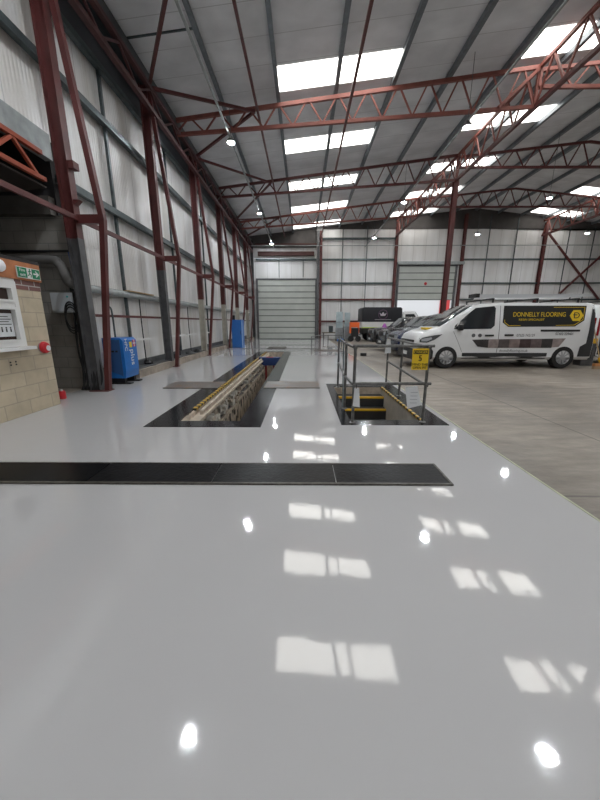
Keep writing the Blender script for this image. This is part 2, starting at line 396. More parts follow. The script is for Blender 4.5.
for x0_, x1_, z_ in ((XL, 1.1, 7.35), (1.6, XRIDGE, 8.72), (XRIDGE, XR, 8.72)):
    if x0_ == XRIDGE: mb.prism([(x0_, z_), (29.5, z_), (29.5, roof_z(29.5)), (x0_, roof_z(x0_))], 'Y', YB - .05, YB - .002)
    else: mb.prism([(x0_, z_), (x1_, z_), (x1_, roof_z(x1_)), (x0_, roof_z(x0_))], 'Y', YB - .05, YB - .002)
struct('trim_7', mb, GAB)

# doors
DOORM = mat('pale_green_grey_door', (.50, .52, .48), .4, var=.12, vscale=1.5)
DLINE = mat('dark_door_joint', (.13, .14, .13), .6)
def roller(name, D, zb, pitch, y=YB - .03):
    mb = MB(); z = D[3]; gl = MB()
    zs = []
    while z - pitch > zb - .01:
        mb.box(D[0], D[1], y - .05, y, z - pitch + .03, z); zs.append(z - pitch); z -= pitch
    gz_ = MB()
    for q in zs: gz_.box(D[0], D[1], y - .062, y - .012, q - .018, q + .055)
    o = struct(name, mb, DOORM); g = gz_.build('slat_joint', DLINE, o)
    f = MB(); f.box(D[0] - .16, D[0], y - .12, y + .02, 0, D[3] + .1); f.box(D[1], D[1] + .16, y - .12, y + .02, 0, D[3] + .1)
    f.box(D[0] - .16, D[1] + .16, y - .10, y + .02, D[3] + .0, D[3] + .12)
    f.build('track', GREYP, o)
    return o
roller('door_1', D1, .01, .4835)
roller('door_2', D2, 3.22, .53)
# light outside the open door: pale building with red panel across the yard
t_ = Thing('far_building', 'pale building with red end panel seen under the half-raised roller door', 'building', (18, 52, 0))
t_.part('wall', MB().box(6, 22, 50, 56, 0, 7), mat('pale_render', (.75, .75, .75), .8))
t_.part('shutter', MB().box(12.5, 15.2, 49.85, 50, 0, 3.6), WHITEP)
t_.part('red_panel', MB().box(20.4, 21.8, 49.8, 50, 0, 7), mat('red_cladding', (.6, .05, .05), .5))

# skirting kerb along left wall and dark flashing above
struct('trim_1', MB().box(XL, -4.22, 8.15, YB - .3, 0, .19), KERB)
struct('trim_2', MB().box(XL, XL + .10, 6.95, YB - .3, .19, .36).box(XL + .1, -4.34, 8.2, YB - .3, .19, .215), TRIMG)
# gable base
struct('trim_3', MB().box(D2[1] + .4, XR, YB - .12, YB, 0, .25), KERB)
# lintel over side-bay opening, dark band over the wall below the eaves
struct('trim_4', MB().box(XL - .02, XL + .12, -3.2, 6.75, 4.3, 4.72), GALVL)
struct('trim_5', MB().box(XL - .02, XL + .08, YF, YB, 7.12, 8.15), mat('dark_eaves', (.05, .052, .058), .7))

# side bay behind the left wall: block end wall, roof, outer wall
BLOCKG = brick_mat('grey_blockwork', (.30, .28, .245), (.27, .25, .22), (.19, .18, .165), .44, .225, .009, axis='Y')
struct('wall_annex_back', MB().box(-9.2, -4.42, 6.85, 7.0, 0, 3.42), BLOCKG)
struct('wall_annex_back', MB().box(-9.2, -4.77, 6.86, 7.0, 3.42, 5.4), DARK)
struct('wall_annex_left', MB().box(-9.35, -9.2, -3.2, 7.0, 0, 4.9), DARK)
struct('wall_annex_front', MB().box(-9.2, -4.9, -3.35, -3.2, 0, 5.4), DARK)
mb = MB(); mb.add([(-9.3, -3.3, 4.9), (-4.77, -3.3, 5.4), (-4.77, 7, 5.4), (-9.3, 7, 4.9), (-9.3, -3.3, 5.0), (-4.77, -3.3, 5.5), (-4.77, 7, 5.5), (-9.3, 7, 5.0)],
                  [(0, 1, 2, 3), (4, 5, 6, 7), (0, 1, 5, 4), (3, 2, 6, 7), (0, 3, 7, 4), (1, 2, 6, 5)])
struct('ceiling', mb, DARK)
struct('trim_6', MB().box(-9.1, -4.8, 6.70, 6.855, 3.40, 3.72), mat('brown_bressummer', (.11, .10, .09), .8, var=.3))

# ------------------------------------------------------------------ office cabin (cream block) in the side bay
BLOCKC = brick_mat('cream_blockwork', (.62, .52, .36), (.57, .47, .32), (.44, .37, .27), .44, .222, .008)
t_ = Thing('office_cabin', 'cream block office with white window built into the side bay', 'office', (-4.6, 2.0, 0))
mb = MB()
for y0, y1, z0, z1 in ((-3.1, 4.98, 0, 1.05), (4.98, 5.47, 0, 1.98), (-3.1, 3.2, 1.05, 1.98)):
    mb.box(-4.5, -4.3, y0, y1, z0, z1)
mb.box(-8.8, -4.5, 5.27, 5.47, 0, 1.98)
t_.part('block_wall', mb, BLOCKC)
t_.part('brick_course', MB().box(-8.8, -4.294, 4.99, 5.476, 1.89, 2.03), REDBR, label='double course of dark red bricks')
t_.part('fascia_board', MB().box(-4.52, -4.27, -3.1, 5.49, 2.03, 2.29), SIGNO, label='terracotta orange fascia board')
t_.part('roof', MB().box(-8.9, -4.28, -3.1, 5.5, 2.29, 2.34), DARK)
w0, w1, wz0, wz1 = 3.2, 4.98, 1.05, 1.99
fr = MB(); X0, X1 = -4.36, -4.27
fr.box(X0, X1, w0, w1, wz1 - .07, wz1).box(X0, X1, w0, w1, wz0, wz0 + .07).box(X0, X1, w1 - .07, w1, wz0 + .07, wz1 - .07).box(X0, X1, w0, w0 + .07, wz0 + .07, wz1 - .07)
fr.box(X0, X1 - .005, w0 + .07, w1 - .07, 1.62, 1.69).box(X0 + .001, X1 - .002, 4.05, 4.12, wz0 + .07, wz1 - .07)
wf = t_.part('window_frame', fr, WHITEP)
sashes = MB()
for a, b in ((w0 + .07, 4.05), (4.12, w1 - .07)):
    for c, d in ((1.69, wz1 - .07), (wz0 + .07, 1.62)):
        sashes.box(X0 + .01, X1 + .012, a, b, c, c + .035).box(X0 + .01, X1 + .012, a, b, d - .035, d).box(X0 + .01, X1 + .012, a, a + .035, c + .035, d - .035).box(X0 + .01, X1 + .012, b - .035, b, c + .035, d - .035)
t_.part('sash', sashes, WHITEP, wf)
t_.part('pane', MB().box(-4.335, -4.325, w0 + .03, w1 - .03, wz0 + .03, wz1 - .03), mat('dark_brown_glass', (.055, .035, .028), .12, spec=.6), wf)
t_.part('sill', MB().box(-4.36, -4.17, 3.15, 5.03, 1.0, 1.045), WHITEP)
t_.part('render_above_window', MB().box(-4.5, -4.29, 3.2, 4.99, 1.992, 2.03), WHITEP, label='white painted lintel board')
# items on the office wall
def sign_x(name, label, cat, X, y0, y1, z0, z1, m, group=None):
    T = Thing(name, label, cat, (X, (y0 + y1) / 2, z0), group); T.part('board', MB().box(X, X + .012, y0, y1, z0, z1), m); return T
T = sign_x('fire_exit_sign', 'green and white fire exit sign with running figure and arrow on orange fascia', 'sign', -4.265, 5.03, 5.46, 2.06, 2.22, WHITEP)
X = -4.249
T.part('green_field', MB().box(X - .006, X, 5.04, 5.205, 2.07, 2.21), SIGNG); T.part('green_field', MB().box(X - .006, X, 5.305, 5.45, 2.07, 2.21), SIGNG)
T.text('lettering', 'Fire\nexit', (X + .002, 5.122, 2.14), .066, WHITEP, rot=(R(90), 0, R(90)))
T.part('arrow', MB().box(X, X + .003, 5.325, 5.39, 2.13, 2.152).prism([(5.37, 2.09), (5.435, 2.141), (5.37, 2.192), (5.37, 2.17), (5.395, 2.141), (5.37, 2.112)], 'X', X, X + .003), WHITEP)
fig = MB().lathe([(.0, 0), (.012, 0), (.012, .003), (0, .003)], (X, 5.262, 2.196), 'X', 12)
for a, b in (((5.26, 2.185), (5.253, 2.14)), ((5.253, 2.14), (5.28, 2.12)), ((5.28, 2.12), (5.272, 2.085)), ((5.253, 2.14), (5.235, 2.112)), ((5.235, 2.112), (5.215, 2.105)), ((5.26, 2.178), (5.287, 2.165)), ((5.26, 2.178), (5.232, 2.16))):
    fig.bar((X + .001, a[0], a[1]), (X + .001, b[0], b[1]), .011, .003, up=(1, 0, 0))
T.part('running_figure', fig, SIGNG)
T = Thing('bulkhead_light', 'round white bulkhead light on the orange fascia', 'light', (-4.26, 4.74, 2.18))
T.part('base', MB().lathe([(0, -.01), (.09, -.01), (.09, .02), (0, .02)], (-4.26, 4.74, 2.18), 'X'), WHITEP)
T.part('diffuser', MB().lathe([(.085, .02), (.078, .045), (.05, .065), (0, .07)], (-4.26, 4.74, 2.18), 'X'), mat('opal', (.85, .86, .9), .3))
T = Thing('notice', 'white paper notice with three black pictograms inside the office window', 'notice', (-4.32, 4.73, 1.20))
T.part('sheet', MB().box(-4.322, -4.316, 4.60, 4.86, 1.20, 1.53), PAPER)
pic = MB()
for k in range(3): pic.lathe([(0, 0), (.013, 0), (.013, .003), (0, .003)], (-4.317, 4.66 + k * .07, 1.325), 'X', 10).box(-4.317, -4.314, 4.649 + k * .07, 4.671 + k * .07, 1.265, 1.31)
for k in range(4): pic.box(-4.317, -4.314, 4.63, 4.83 - (k % 2) * .04, 1.37 + k * .036, 1.381 + k * .036)
T.part('print', pic, BLACK)
T = Thing('alarm_sounder', 'round red fire alarm sounder with white label on block wall', 'alarm', (-4.3, 5.29, 1.0))
T.part('base', MB().lathe([(0, 0), (.085, 0), (.085, .03), (0, .03)], (-4.3, 5.29, 1.0), 'X'), mat('grey_plastic', (.3, .3, .32), .5))
b_ = T.part('body', MB().lathe([(.08, .02), (.095, .03), (.095, .055), (.08, .08), (.03, .088), (0, .088)], (-4.3, 5.29, 1.0), 'X'), FIRE)
T.part('label_plate', MB().lathe([(0, .089), (.045, .089), (.045, .092), (0, .092)], (-4.3, 5.31, .99), 'X'), PAPER, b_)
T = Thing('red_can', 'small red can on the floor just behind the office corner', 'can', (-4.54, 5.85, 0))
T.part('body', MB().lathe([(0, 0), (.055, 0), (.06, .01), (.06, .13), (.045, .15), (0, .15)], (-4.54, 5.85, 0)), FIRE)
T.part('cap', MB().tube((-4.54, 5.85, .15), (-4.54, 5.85, .18), .02), PAPER)
single('socket_plate', MB().lathe([(0, 0), (.013, 0), (.013, .004), (0, .004)], (-4.298, 4.66, .83), 'X', 10).lathe([(0, 0), (.013, 0), (.013, .004), (0, .004)], (-4.298, 4.66, .79), 'X', 10)
       .lathe([(0, 0), (.013, 0), (.013, .004), (0, .004)], (-4.298, 4.75, .83), 'X', 10).lathe([(0, 0), (.013, 0), (.013, .004), (0, .004)], (-4.298, 4.75, .79), 'X', 10), BLACK,
       'cluster of black fixing holes in the block wall under the window sill', 'holes')

# equipment on the grey block wall
T = Thing('electrical_box', 'pale grey electrical box on the grey block wall', 'electrical box', (-4.9, 6.75, 1.55))
T.part('body', MB().box(-5.06, -4.62, 6.66, 6.85, 1.60, 1.98), mat('pale_grey_enclosure', (.50, .53, .56), .4), bevel=.01)
T.part('door_panel', MB().box(-5.04, -4.64, 6.64, 6.66, 1.62, 1.96), mat('pale_grey_enclosure2', (.52, .55, .58), .4))
T.part('lock', MB().lathe([(0, 0), (.018, 0), (.018, -.012), (0, -.012)], (-4.70, 6.64, 1.90), 'Y', 12), mat('teal_badge', (.05, .35, .35), .5))
single('ventilation_duct', MB().path([(-9, 6.72, 2.60), (-7, 6.72, 2.60), (-5.1, 6.72, 2.60), (-4.82, 6.72, 2.52), (-4.74, 6.72, 2.34), (-4.68, 6.72, 2.18), (-4.56, 6.72, 2.12), (-4.45, 6.72, 2.12)], .085, 12),
       mat('grey_duct', (.16, .155, .15), .6), 'thick grey duct running along the block wall and bending down', 'duct')
single('conduit', MB().tube((-9, 6.82, 2.78), (-4.5, 6.82, 2.78), .022), DARK, 'thin dark conduit above the grey duct on the block wall', 'conduit')
single('conduit', MB().path([(-4.66, 6.83, 2.76), (-4.64, 6.83, 2.4), (-4.60, 6.83, 2.0), (-4.58, 6.83, 1.6)], .016), BLUEPIPE, 'thin blue pipe running down the block wall beside the electrical box', 'conduit')
for k in range(11):
    x = -4.62 + k * .036
    single('cable', MB().path([(x - .02, 6.70, 2.2 - .1 * (k % 3)), (x - .03 + .02 * (k % 2), 6.68, 1.5), (x + .03 * ((k % 3) - 1), 6.64, .8), (x + .05 - .06 * (k % 2), 6.6, .3), (x - .02, 6.55, .02)], .019 + .004 * (k % 2)), BLACK,
           'black cable hanging down beside the first wall column', 'cable', 'black cables hanging at the first column')
single('cable_coil', MB().path([(-4.66 + .13 * math.cos(a * .5), 6.62, 1.42 + .27 * math.sin(a * .5) + .004 * a) for a in range(0, 38)], .013, sub=2), BLACK,
       'coiled black hose hung on the block wall near the column', 'hose')


# ------------------------------------------------------------------ wall columns on the left
COLY = [2.8, 6.6, 10.4, 14.2, 18.1, 21.9, 25.75]
def wall_column(y, idx):
    n = ['', 'beside the office and blue machine', 'second along the left wall, grey lower half', 'third along the left wall, cream lower half', 'fourth along the left wall, by blue cabinet', 'fifth along the left wall', 'last along the left wall before the roller door'][idx]
    t = Thing('portal_column', 'dark red V-shaped steel column, ' + n, 'column', (-4.29, y, 0), 'steel columns along the left wall')
    zk = 2.95 if idx < 3 else 2.35
    t.part('outer_leg', MB().ibeam((-4.34, y, zk), (-4.34, y, 7.72), .17, .22, .02, up=(1, 0, 0)), RED)
    t.part('lower_leg', MB().ibeam((-4.34, y, .0), (-4.34, y, zk), .17, .22, .02, up=(1, 0, 0)), GREYP if idx < 3 else CREAMP, label=('bare grey' if idx < 3 else 'cream') + ' lower stretch of the leg')
    t.part('inner_leg', MB().bar((-4.12, y, 0), (-3.76, y, 3.28), .095, .105, up=(0, 1, 0)).bar((-3.76, y, 3.26), (-4.22, y, 7.55), .095, .105, up=(0, 1, 0)), RED)
    t.part('strut', MB().bar((-4.25, y, 3.28), (-3.72, y, 3.28), .10, .15), RED)
    t.part('base_plate', MB().box(-4.46, -4.05, y - .11, y + .11, 0, .018), RED)
    if idx == 1:
        t.part('bracket', MB().box(-4.22, -4.12, y - .08, y + .08, 4.1, 4.22), RED)
        t.part('bracket', MB().prism([(-4.24, 3.6), (-4.12, 3.6), (-4.24, 3.5)], 'Y', y - .06, y + .06), RED)
for i, y in enumerate(COLY[1:]): wall_column(y, i + 1)

# horizontal steel along the left wall
def rail(name, label, cat, x, z, y0, y1, kind, m, group=None):
    mb = MB()
    if kind == 'z':
        mb.bar2((x, y0, z), (x, y1, z), (0, 0, 1), (-.035, .035, .075, .09)); mb.bar2((x, y0, z), (x, y1, z), (0, 0, 1), (-.035, .035, -.09, -.075)); mb.bar2((x, y0, z), (x, y1, z), (0, 0, 1), (-.006, .006, -.075, .075))
    elif kind == 'pipe': mb.tube((x, y0, z), (x, y1, z), .085, 14)
    else: mb.bar((x, y0, z), (x, y1, z), .07, .085)
    return single(name, mb, m, label, cat, group)
G = 'galvanised girts along the left wall'
def zgirt(x, z, y0, y1, label):
    mb = MB()
    mb.bar((x, y0, z), (x, y1, z), .13, .13).box(x + .065, x + .08, y0, y1, z - .085, z - .05)
    return single('wall_girt', mb, GALV, label, 'girt', G)
zgirt(-4.62, 7.0, YF, YB - .2, 'highest galvanised girt, just below the eaves on the left wall')
zgirt(-4.62, 5.90, YF, YB - .2, 'second highest galvanised girt on the left wall')
zgirt(-4.62, 4.03, 6.8, YB - .2, 'galvanised girt at middle height of the left wall')
single('wall_girt', MB().tube((-4.58, 6.75, 2.1), (-4.58, YB - .2, 2.1), .075, 14).box(-4.70, -4.56, 6.75, YB - .2, 2.16, 2.185), GALVL, 'lowest and palest galvanised girt on the left wall, round lipped', 'girt', G)
for z, y0, l in ((3.28, -3., 'upper red tie bar running along the left wall columns'), (1.55, 6.7, 'lower thin red tie bar along the left wall')):
    single('tie_bar', MB().bar((-4.20 if z > 2 else -4.55, y0, z), (-4.20 if z > 2 else -4.55, YB - .25, z), .05, .085 if z > 2 else .06), RED, l, 'tie bar')
# intermediate mullions between columns
for k, y in enumerate([8.75, 12.3, 16.1, 20.0, 23.8]):
    single('wall_mullion', MB().bar((-4.66, y, .34), (-4.66, y, 6.95), .06, .07), GALV,
           'thin grey vertical sheeting rail in the %s bay past the office' % ORD[k], 'mullion', 'vertical rails between left wall columns')
# lattice eaves girder
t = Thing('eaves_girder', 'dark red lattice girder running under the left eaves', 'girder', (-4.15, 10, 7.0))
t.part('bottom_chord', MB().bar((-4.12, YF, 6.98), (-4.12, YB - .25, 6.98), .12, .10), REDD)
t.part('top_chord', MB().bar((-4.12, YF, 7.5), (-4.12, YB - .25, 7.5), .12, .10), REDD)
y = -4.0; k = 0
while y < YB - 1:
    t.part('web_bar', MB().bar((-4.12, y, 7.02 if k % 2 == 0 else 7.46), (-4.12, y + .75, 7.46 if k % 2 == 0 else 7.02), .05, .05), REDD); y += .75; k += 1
single('gutter_beam', MB().bar((-4.35, YF, 7.82), (-4.35, YB - .2, 7.82), .30, .32), mat('dark_grey_green_steel', (.045, .055, .058), .5, metal=.3, var=.3),
       'dark grey-green eaves beam under the roof edge along the left wall', 'beam')

# side bay lattice beam (orange primer)
t = Thing('lattice_beam', 'orange-red lattice beam over the dark side bay opening', 'beam', (-4.6, 2, 3.9))
t.part('top_chord', MB().bar((-4.66, -3.1, 4.33), (-4.66, 6.5, 4.33), .07, .07), ORANGE_P)
t.part('bottom_chord', MB().bar((-4.66, -3.1, 3.90), (-4.66, 6.5, 3.90), .07, .07), ORANGE_P)
y = 1.7; k = 0
while y < 6.3:
    t.part('web_bar', MB().bar((-4.66, y, 3.93 if k % 2 else 4.3), (-4.66, y + .42, 4.3 if k % 2 else 3.93), .05, .05), ORANGE_P); y += .42; k += 1
single('canopy_sheet', MB().add([(-4.72, -3.1, 3.80), (-4.72, 6.6, 3.80), (-9.1, 6.6, 3.5), (-9.1, -3.1, 3.5), (-4.72, -3.1, 3.83), (-4.72, 6.6, 3.83), (-9.1, 6.6, 3.53), (-9.1, -3.1, 3.53)],
       [(0, 1, 2, 3), (4, 5, 6, 7), (0, 1, 5, 4), (3, 2, 6, 7), (0, 3, 7, 4), (1, 2, 6, 5)]), mat('dark_corrugated', (.05, .04, .036), .7), 'dark corrugated sheet above the office in the side bay', 'roof sheet')

# objects along the left wall
single('timber_plank', MB().box(-4.66, -4.50, 8.7, 10.1, 2.187, 2.215), WOOD, 'pale timber plank lying on the lowest girt', 'plank')
for k, (a, b) in enumerate(((8.4, 9.75), (11.0, 12.6), (12.9, 14.0), (14.8, 16.0))):
    single('wall_shelf_rail', MB().bar((-4.60, a, .93), (-4.60, b, .93), .06, .05), WHITEP, 'short white rail fixed low on the left wall, %s from the office' % ORD[k], 'rail', 'white rails low on the left wall')
def drop_cable(y, z0, z1, label, dx=.0):
    single('cable', MB().path([(-4.6, y, z0), (-4.62, y + .03, (z0 + z1) / 2 + .2), (-4.58, y - .03, z1 + .25), (-4.6, y + .02, z1)], .016), BLACK, label, 'cable', 'cables dropping down the left wall')
drop_cable(9.35, 2.05, .24, 'thin black cable dropping from the girt to the kerb before the second column')
drop_cable(12.0, 2.0, .22, 'thin black cable just beyond the second column')
drop_cable(13.2, 2.0, .22, 'thin black cable before the third column')
def lump(name, label, cat, x, y, z, r, m, g=None):
    mb = MB(); n = 9
    prof = [(0, 0), (r, 0), (r * 1.05, r * .3), (r * .8, r * .7), (r * .35, r * .95), (0, r)]
    mb.lathe(prof, (x, y, z), 'Z', n)
    for v in mb.v: v += Vector((random.uniform(-1, 1), random.uniform(-1, 1), random.uniform(0, 1))) * r * .1 * (v.z > z + .01)
    single(name, mb, m, label, cat, g)
lump('plug_base', 'black cable reel lying on the kerb under the thin cable', 'reel', -4.55, 9.4, .215, .13, BLACK)
lump('rag_bundle', 'dark rag bundle on the kerb just past the second column', 'bundle', -4.42, 11.0, .215, .14, BLACK)
lump('rag_bundle', 'grey rag bundle on the kerb midway to the third column', 'bundle', -4.42, 12.5, .215, .13, TRIMG)
lump('rag_bundle', 'small dark rag bundle on the kerb before the third column', 'bundle', -4.42, 13.4, .215, .12, BLACK)

# blue compressor
def compressor():
    t = Thing('compressor', 'blue upright compressor on black feet beside the first red column', 'machine', (-4.3, 7.6, 0))
    x0, x1, y0, y1 = -4.55, -4.08, 7.30, 7.90
    t.part('casing', MB().prism([(x0, .14), (x1 - .03, .14), (x1, .3), (x1, 1.0), (x1 - .06, 1.06), (x0, 1.06)], 'Y', y0, y1), BLUE, bevel=.008)
    fp = t.part('front_panel', MB().prism([(x0 + .02, .35), (x0 + .40, .19), (x1 - .07, .19), (x1 - .07, 1.02), (x0 + .02, 1.02)], 'Y', y0 - .012, y0), BLUED, label='darker grey-blue control panel')
    t.part('gauge', MB().lathe([(0, 0), (.03, 0), (.03, -.02), (0, -.02)], (x0 + .14, y0 - .012, .90), 'Y', 14), mat('orange_dial', (.6, .2, .05), .5), fp)
    t.part('button_row', MB().box(x0 + .10, x0 + .17, y0 - .022, y0 - .012, .74, .78).box(x0 + .20, x0 + .26, y0 - .022, y0 - .012, .74, .78).box(x0 + .29, x0 + .34, y0 - .022, y0 - .012, .74, .78), BLACK, fp)
    t.part('sticker', MB().box(x1, x1 + .004, y0 + .27, y0 + .38, .83, .96), YELD, label='yellow warning sticker')
    t.part('union_flag_sticker', MB().box(x1, x1 + .004, y0 + .43, y0 + .55, .84, 1.0), mat('flag_red', (.6, .05, .1), .5))
    t.part('flag_cross', MB().box(x1 + .004, x1 + .006, y0 + .43, y0 + .55, .905, .935).box(x1 + .004, x1 + .006, y0 + .475, y0 + .505, .84, 1.0), WHITEP)
    t.text('lettering', 'HPC', (x1 + .004, y0 + .12, .90), .15, WHITEP, rot=(0, R(90), 0), sx=1.)
    t.text('lettering', 'plus', (x1 + .004, y0 + .36, .60), .24, WHITEP, rot=(0, R(90), 0))
    for a in (y0 + .04, y1 - .14):
        t.part('foot', MB().box(x0 + .08, x1 - .08, a, a + .1, .02, .14).box(x0 + .02, x1 + .06, a - .02, a + .12, 0, .025), BLACK)
    t.part('outlet_pipe', MB().path([(-4.4, 7.6, 1.06), (-4.4, 7.6, 1.5), (-4.43, 7.62, 1.72), (-4.55, 7.7, 1.74), (-4.62, 7.75, 1.6)], .02), GALV)
    t.part('top_valve', MB().tube((-4.42, 7.42, 1.05), (-4.42, 7.42, 1.13), .02), mat('brass', (.45, .25, .1), .4, metal=.6))
compressor()
# blue cabinet further along
t = Thing('tool_cabinet', 'tall bright blue cabinet against the left wall near the far door', 'cabinet', (-3.7, 18.7, 0))
t.part('body', MB().box(-4.02, -3.42, 18.4, 19.0, 0, 1.55), BLUEL, bevel=.012)
d_ = t.part('door', MB().box(-3.98, -3.46, 18.375, 18.40, .08, 1.50), BLUEL)
t.part('handle', MB().box(-3.53, -3.51, 18.35, 18.375, .75, .95), BLACK, d_)
t.part('pale_corner_strip', MB().box(-3.455, -3.41, 18.38, 18.41, .02, 1.53), mat('pale_blue', (.35, .5, .75), .4), label='pale blue edge')  # pale strip down the front corner, standing in for the paler side face
T = Thing('storage_box', 'black item standing on the wall side of the blue cabinet', 'box', (-4.05, 18.2, 1.55))
T.part('body', MB().box(-4.0, -3.85, 18.5, 18.75, 1.55, 1.80), BLACK, bevel=.01)
# ------------------------------------------------------------------ purlins, rods
PUR = [(-4.45, 'edge purlin over the left eaves'), (-2.62, 'first roof purlin in from the left wall'), (-.83, 'roof purlin along the left edge of the near row of skylights'), (1.03, 'roof purlin crossing the middle of the near row of skylights'),
       (2.88, 'roof purlin along the right edge of the near row of skylights'), (4.68, 'roof purlin between the two rows of skylights, left of centre'), (6.45, 'roof purlin along the left edge of the second skylight row'),
       (8.25, 'roof purlin through the middle of the second skylight row'), (10.1, 'roof purlin along the right edge of the second skylight row'), (11.9, 'last roof purlin before the ridge'),
       (13.7, 'heavy ridge purlin at the top of the roof'), (15.5, 'first roof purlin down the far slope past the ridge'), (17.3, 'second roof purlin past the ridge'), (19.1, 'third roof purlin past the ridge'), (21., 'fourth roof purlin past the ridge'), (23, 'fifth roof purlin past the ridge'), (26, 'sixth roof purlin past the ridge'), (29, 'seventh roof purlin past the ridge')]
for x, l in PUR:
    z = roof_z(x) - .10; w = .16 if abs(x - 13.7) < .1 else .085
    single('roof_purlin', MB().bar((x, YF, z), (x, YB - .05, z), w, .17).box(x + w / 2, x + w / 2 + .035, YF, YB - .05, z - .085, z - .065), PURL, 'grey ' + l, 'purlin', 'roof purlins running the length of the hall')
for x, z, l in ((-1.5, 8.12, 'red longitudinal tie along the top nodes of the trusses at the left'), (1.33, 7.52, 'red longitudinal tie crossing in front of the skylights')):
    single('roof_tie', MB().bar((x, YF, z), (x, YB - .2, z), .07, .07), RED, l, 'tie', 'red ties linking the trusses')
single('lamp_conduit', MB().bar((-2.4, YF, 7.3), (-2.4, YB - .2, 7.3), .06, .04), GALVL, 'grey cable tray carrying the left row of lamps', 'cable tray', 'cable trays carrying lamps')
single('lamp_conduit', MB().bar((5.0, YF, 7.35), (5.0, YB - .2, 7.35), .05, .035), GALVL, 'grey cable tray carrying the second row of lamps', 'cable tray', 'cable trays carrying lamps')
single('lamp_conduit', MB().tube((-4.4, YB - 1.2, 7.25), (25, YB - 1.2, 7.25), .03), GALVL, 'long pale pipe crossing the hall just before the far gable wall', 'pipe')

# cross bridging between purlins in first bay
single('sag_bar', MB().bar((-4.45, 9.6, roof_z(-4.45) - .1), (-2.62, 9.6, roof_z(-2.62) - .1), .035, .035), GALV, 'thin grey sag bar between edge and first purlin', 'sag bar')

# ------------------------------------------------------------------ trusses
def truss(y, m, label, right=False):
    if not right:
        x0, x1 = -4.25, 7.45
        top = lambda x: H + 6.98 + .118 * x; bot = lambda x: H + 6.34 + .062 * x
        if x0 < -4: pass
        n = 12
    else:
        x0, x1 = 7.55, 19.15
        top = lambda x: H + 7.98 + .10 * (x - 9.5) if x < XRIDGE else H + 7.98 + .10 * (2 * XRIDGE - x - 9.5)
        bot = lambda x: H + 7.34; n = 11
    t = Thing('roof_truss', label, 'truss', ((x0 + x1) / 2, y, bot(x0)), 'lattice roof trusses')
    if right:
        t.part('top_chord', MB().bar((x0, y, top(x0)), (XRIDGE, y, top(XRIDGE)), .09, .10).bar((XRIDGE, y, top(XRIDGE)), (x1, y, top(x1)), .09, .10), m)
    else:
        t.part('top_chord', MB().bar((x0, y, top(x0)), (x1, y, top(x1)), .09, .11), m)
    t.part('bottom_chord', MB().bar((x0, y, bot(x0)), (x1, y, bot(x1)), .09, .10), m)
    w = (x1 - x0) / n
    for k in range(n):
        a = x0 + k * w
        t.part('web_bar', MB().bar((a, y, bot(a)), (a + w * .45, y, top(a + w * .45)), .036, .05), m)
        t.part('web_bar', MB().bar((a + w * .55, y, top(a + w * .55)), (a + w, y, bot(a + w)), .036, .05), m)
    if right:
        t.part('end_post', MB().bar((x0, y, bot(x0)), (x0, y, top(x0)), .08, .08), m)
    return t
TR = [(-4.1, 'standing behind the camera'), (1.4, 'above and behind the view'), (6.4, 'overhead, seen only as a reflection'), (12.4, 'nearest in view'), (17.9, 'second in view'), (23.4, 'third in view, nearest the far wall')]
for i, (y, l) in enumerate(TR):
    if y < -4.2: continue
    truss(y, REDB if i in (3, 5) else RED, 'red lattice roof truss over the painted floor, ' + l)
    if y > 6: truss(y, REDB if i in (3,) else RED, 'lattice truss under the ridge past the valley girder, ' + l, True)
# heavier end diagonals where trusses meet the valley girder
for i, y in enumerate((12.4, 17.9, 23.4)):
    single('knee_brace', MB().bar((6.3, y - .05, H + 6.76), (7.45, y - .05, H + 7.8), .09, .09), REDB if i == 0 else RED, 'thick red diagonal at the valley end of the %s truss in view' % ORD[i], 'brace', 'thick end diagonals')
# roof bracing from column heads to truss nodes
NB = [(6.4, 10.4), (12.4, 10.4), (12.4, 14.2), (17.9, 14.2), (17.9, 21.9), (23.4, 21.9), (23.4, 25.75), (6.4, 6.6)]
for ny, cy in NB:
    single('plan_brace', MB().bar((-4.2, cy, H + 6.2), (-1.6, ny, H + 6.72), .075, .075), RED,
           'red eaves brace from column %s to the truss node %s' % ({6.6: 'by the office', 10.4: 'second along', 14.2: 'third along', 21.9: 'fifth along', 25.75: 'last along'}[cy], 'nearer the camera' if ny < cy else 'farther away'),
           'brace', 'braces at the left eaves')
# valley girders along the hall
def valley(x, y0, y1, label, m):
    t = Thing('valley_girder', label, 'girder', (x, (y0 + y1) / 2, H + 6.75), 'lattice valley girders')
    zb, zt = H + 6.79, H + 7.87
    t.part('top_chord', MB().bar((x, y0, zt), (x, y1, zt), .10, .10), m)
    t.part('bottom_chord', MB().bar((x, y0, zb), (x, y1, zb), .12, .12), RED)
    n = 5; w = (y1 - y0) / n
    for k in range(n):
        a = y0 + k * w
        t.part('web_bar', MB().bar((x, a, zb), (x, a + w / 2, zt), .05, .06), m)
        t.part('web_bar', MB().bar((x, a + w / 2, zt), (x, a + w, zb), .05, .06), m)
    t.part('post', MB().bar((x, y0 + .03, zb), (x, y0 + .03, zt), .08, .08), m)
YS = [-4.1, 1.4, 6.4, 12.4, 17.9, 23.4, 28.3]
for i in range(6):
    valley(7.5, YS[i], YS[i + 1], 'red lattice valley girder bay %s' % ['behind the camera', 'overhead', 'between overhead truss and nearest visible truss', 'between nearest and second truss in view', 'between second and third truss in view', 'running into the far gable wall'][i], REDB)
for i in range(2, 6):
    valley(19.2, YS[i], YS[i + 1], 'second valley girder at the right, bay %s' % ['', '', 'nearest', 'between nearest and second truss', 'between second and third truss', 'ending at the far gable wall'][i], REDB)
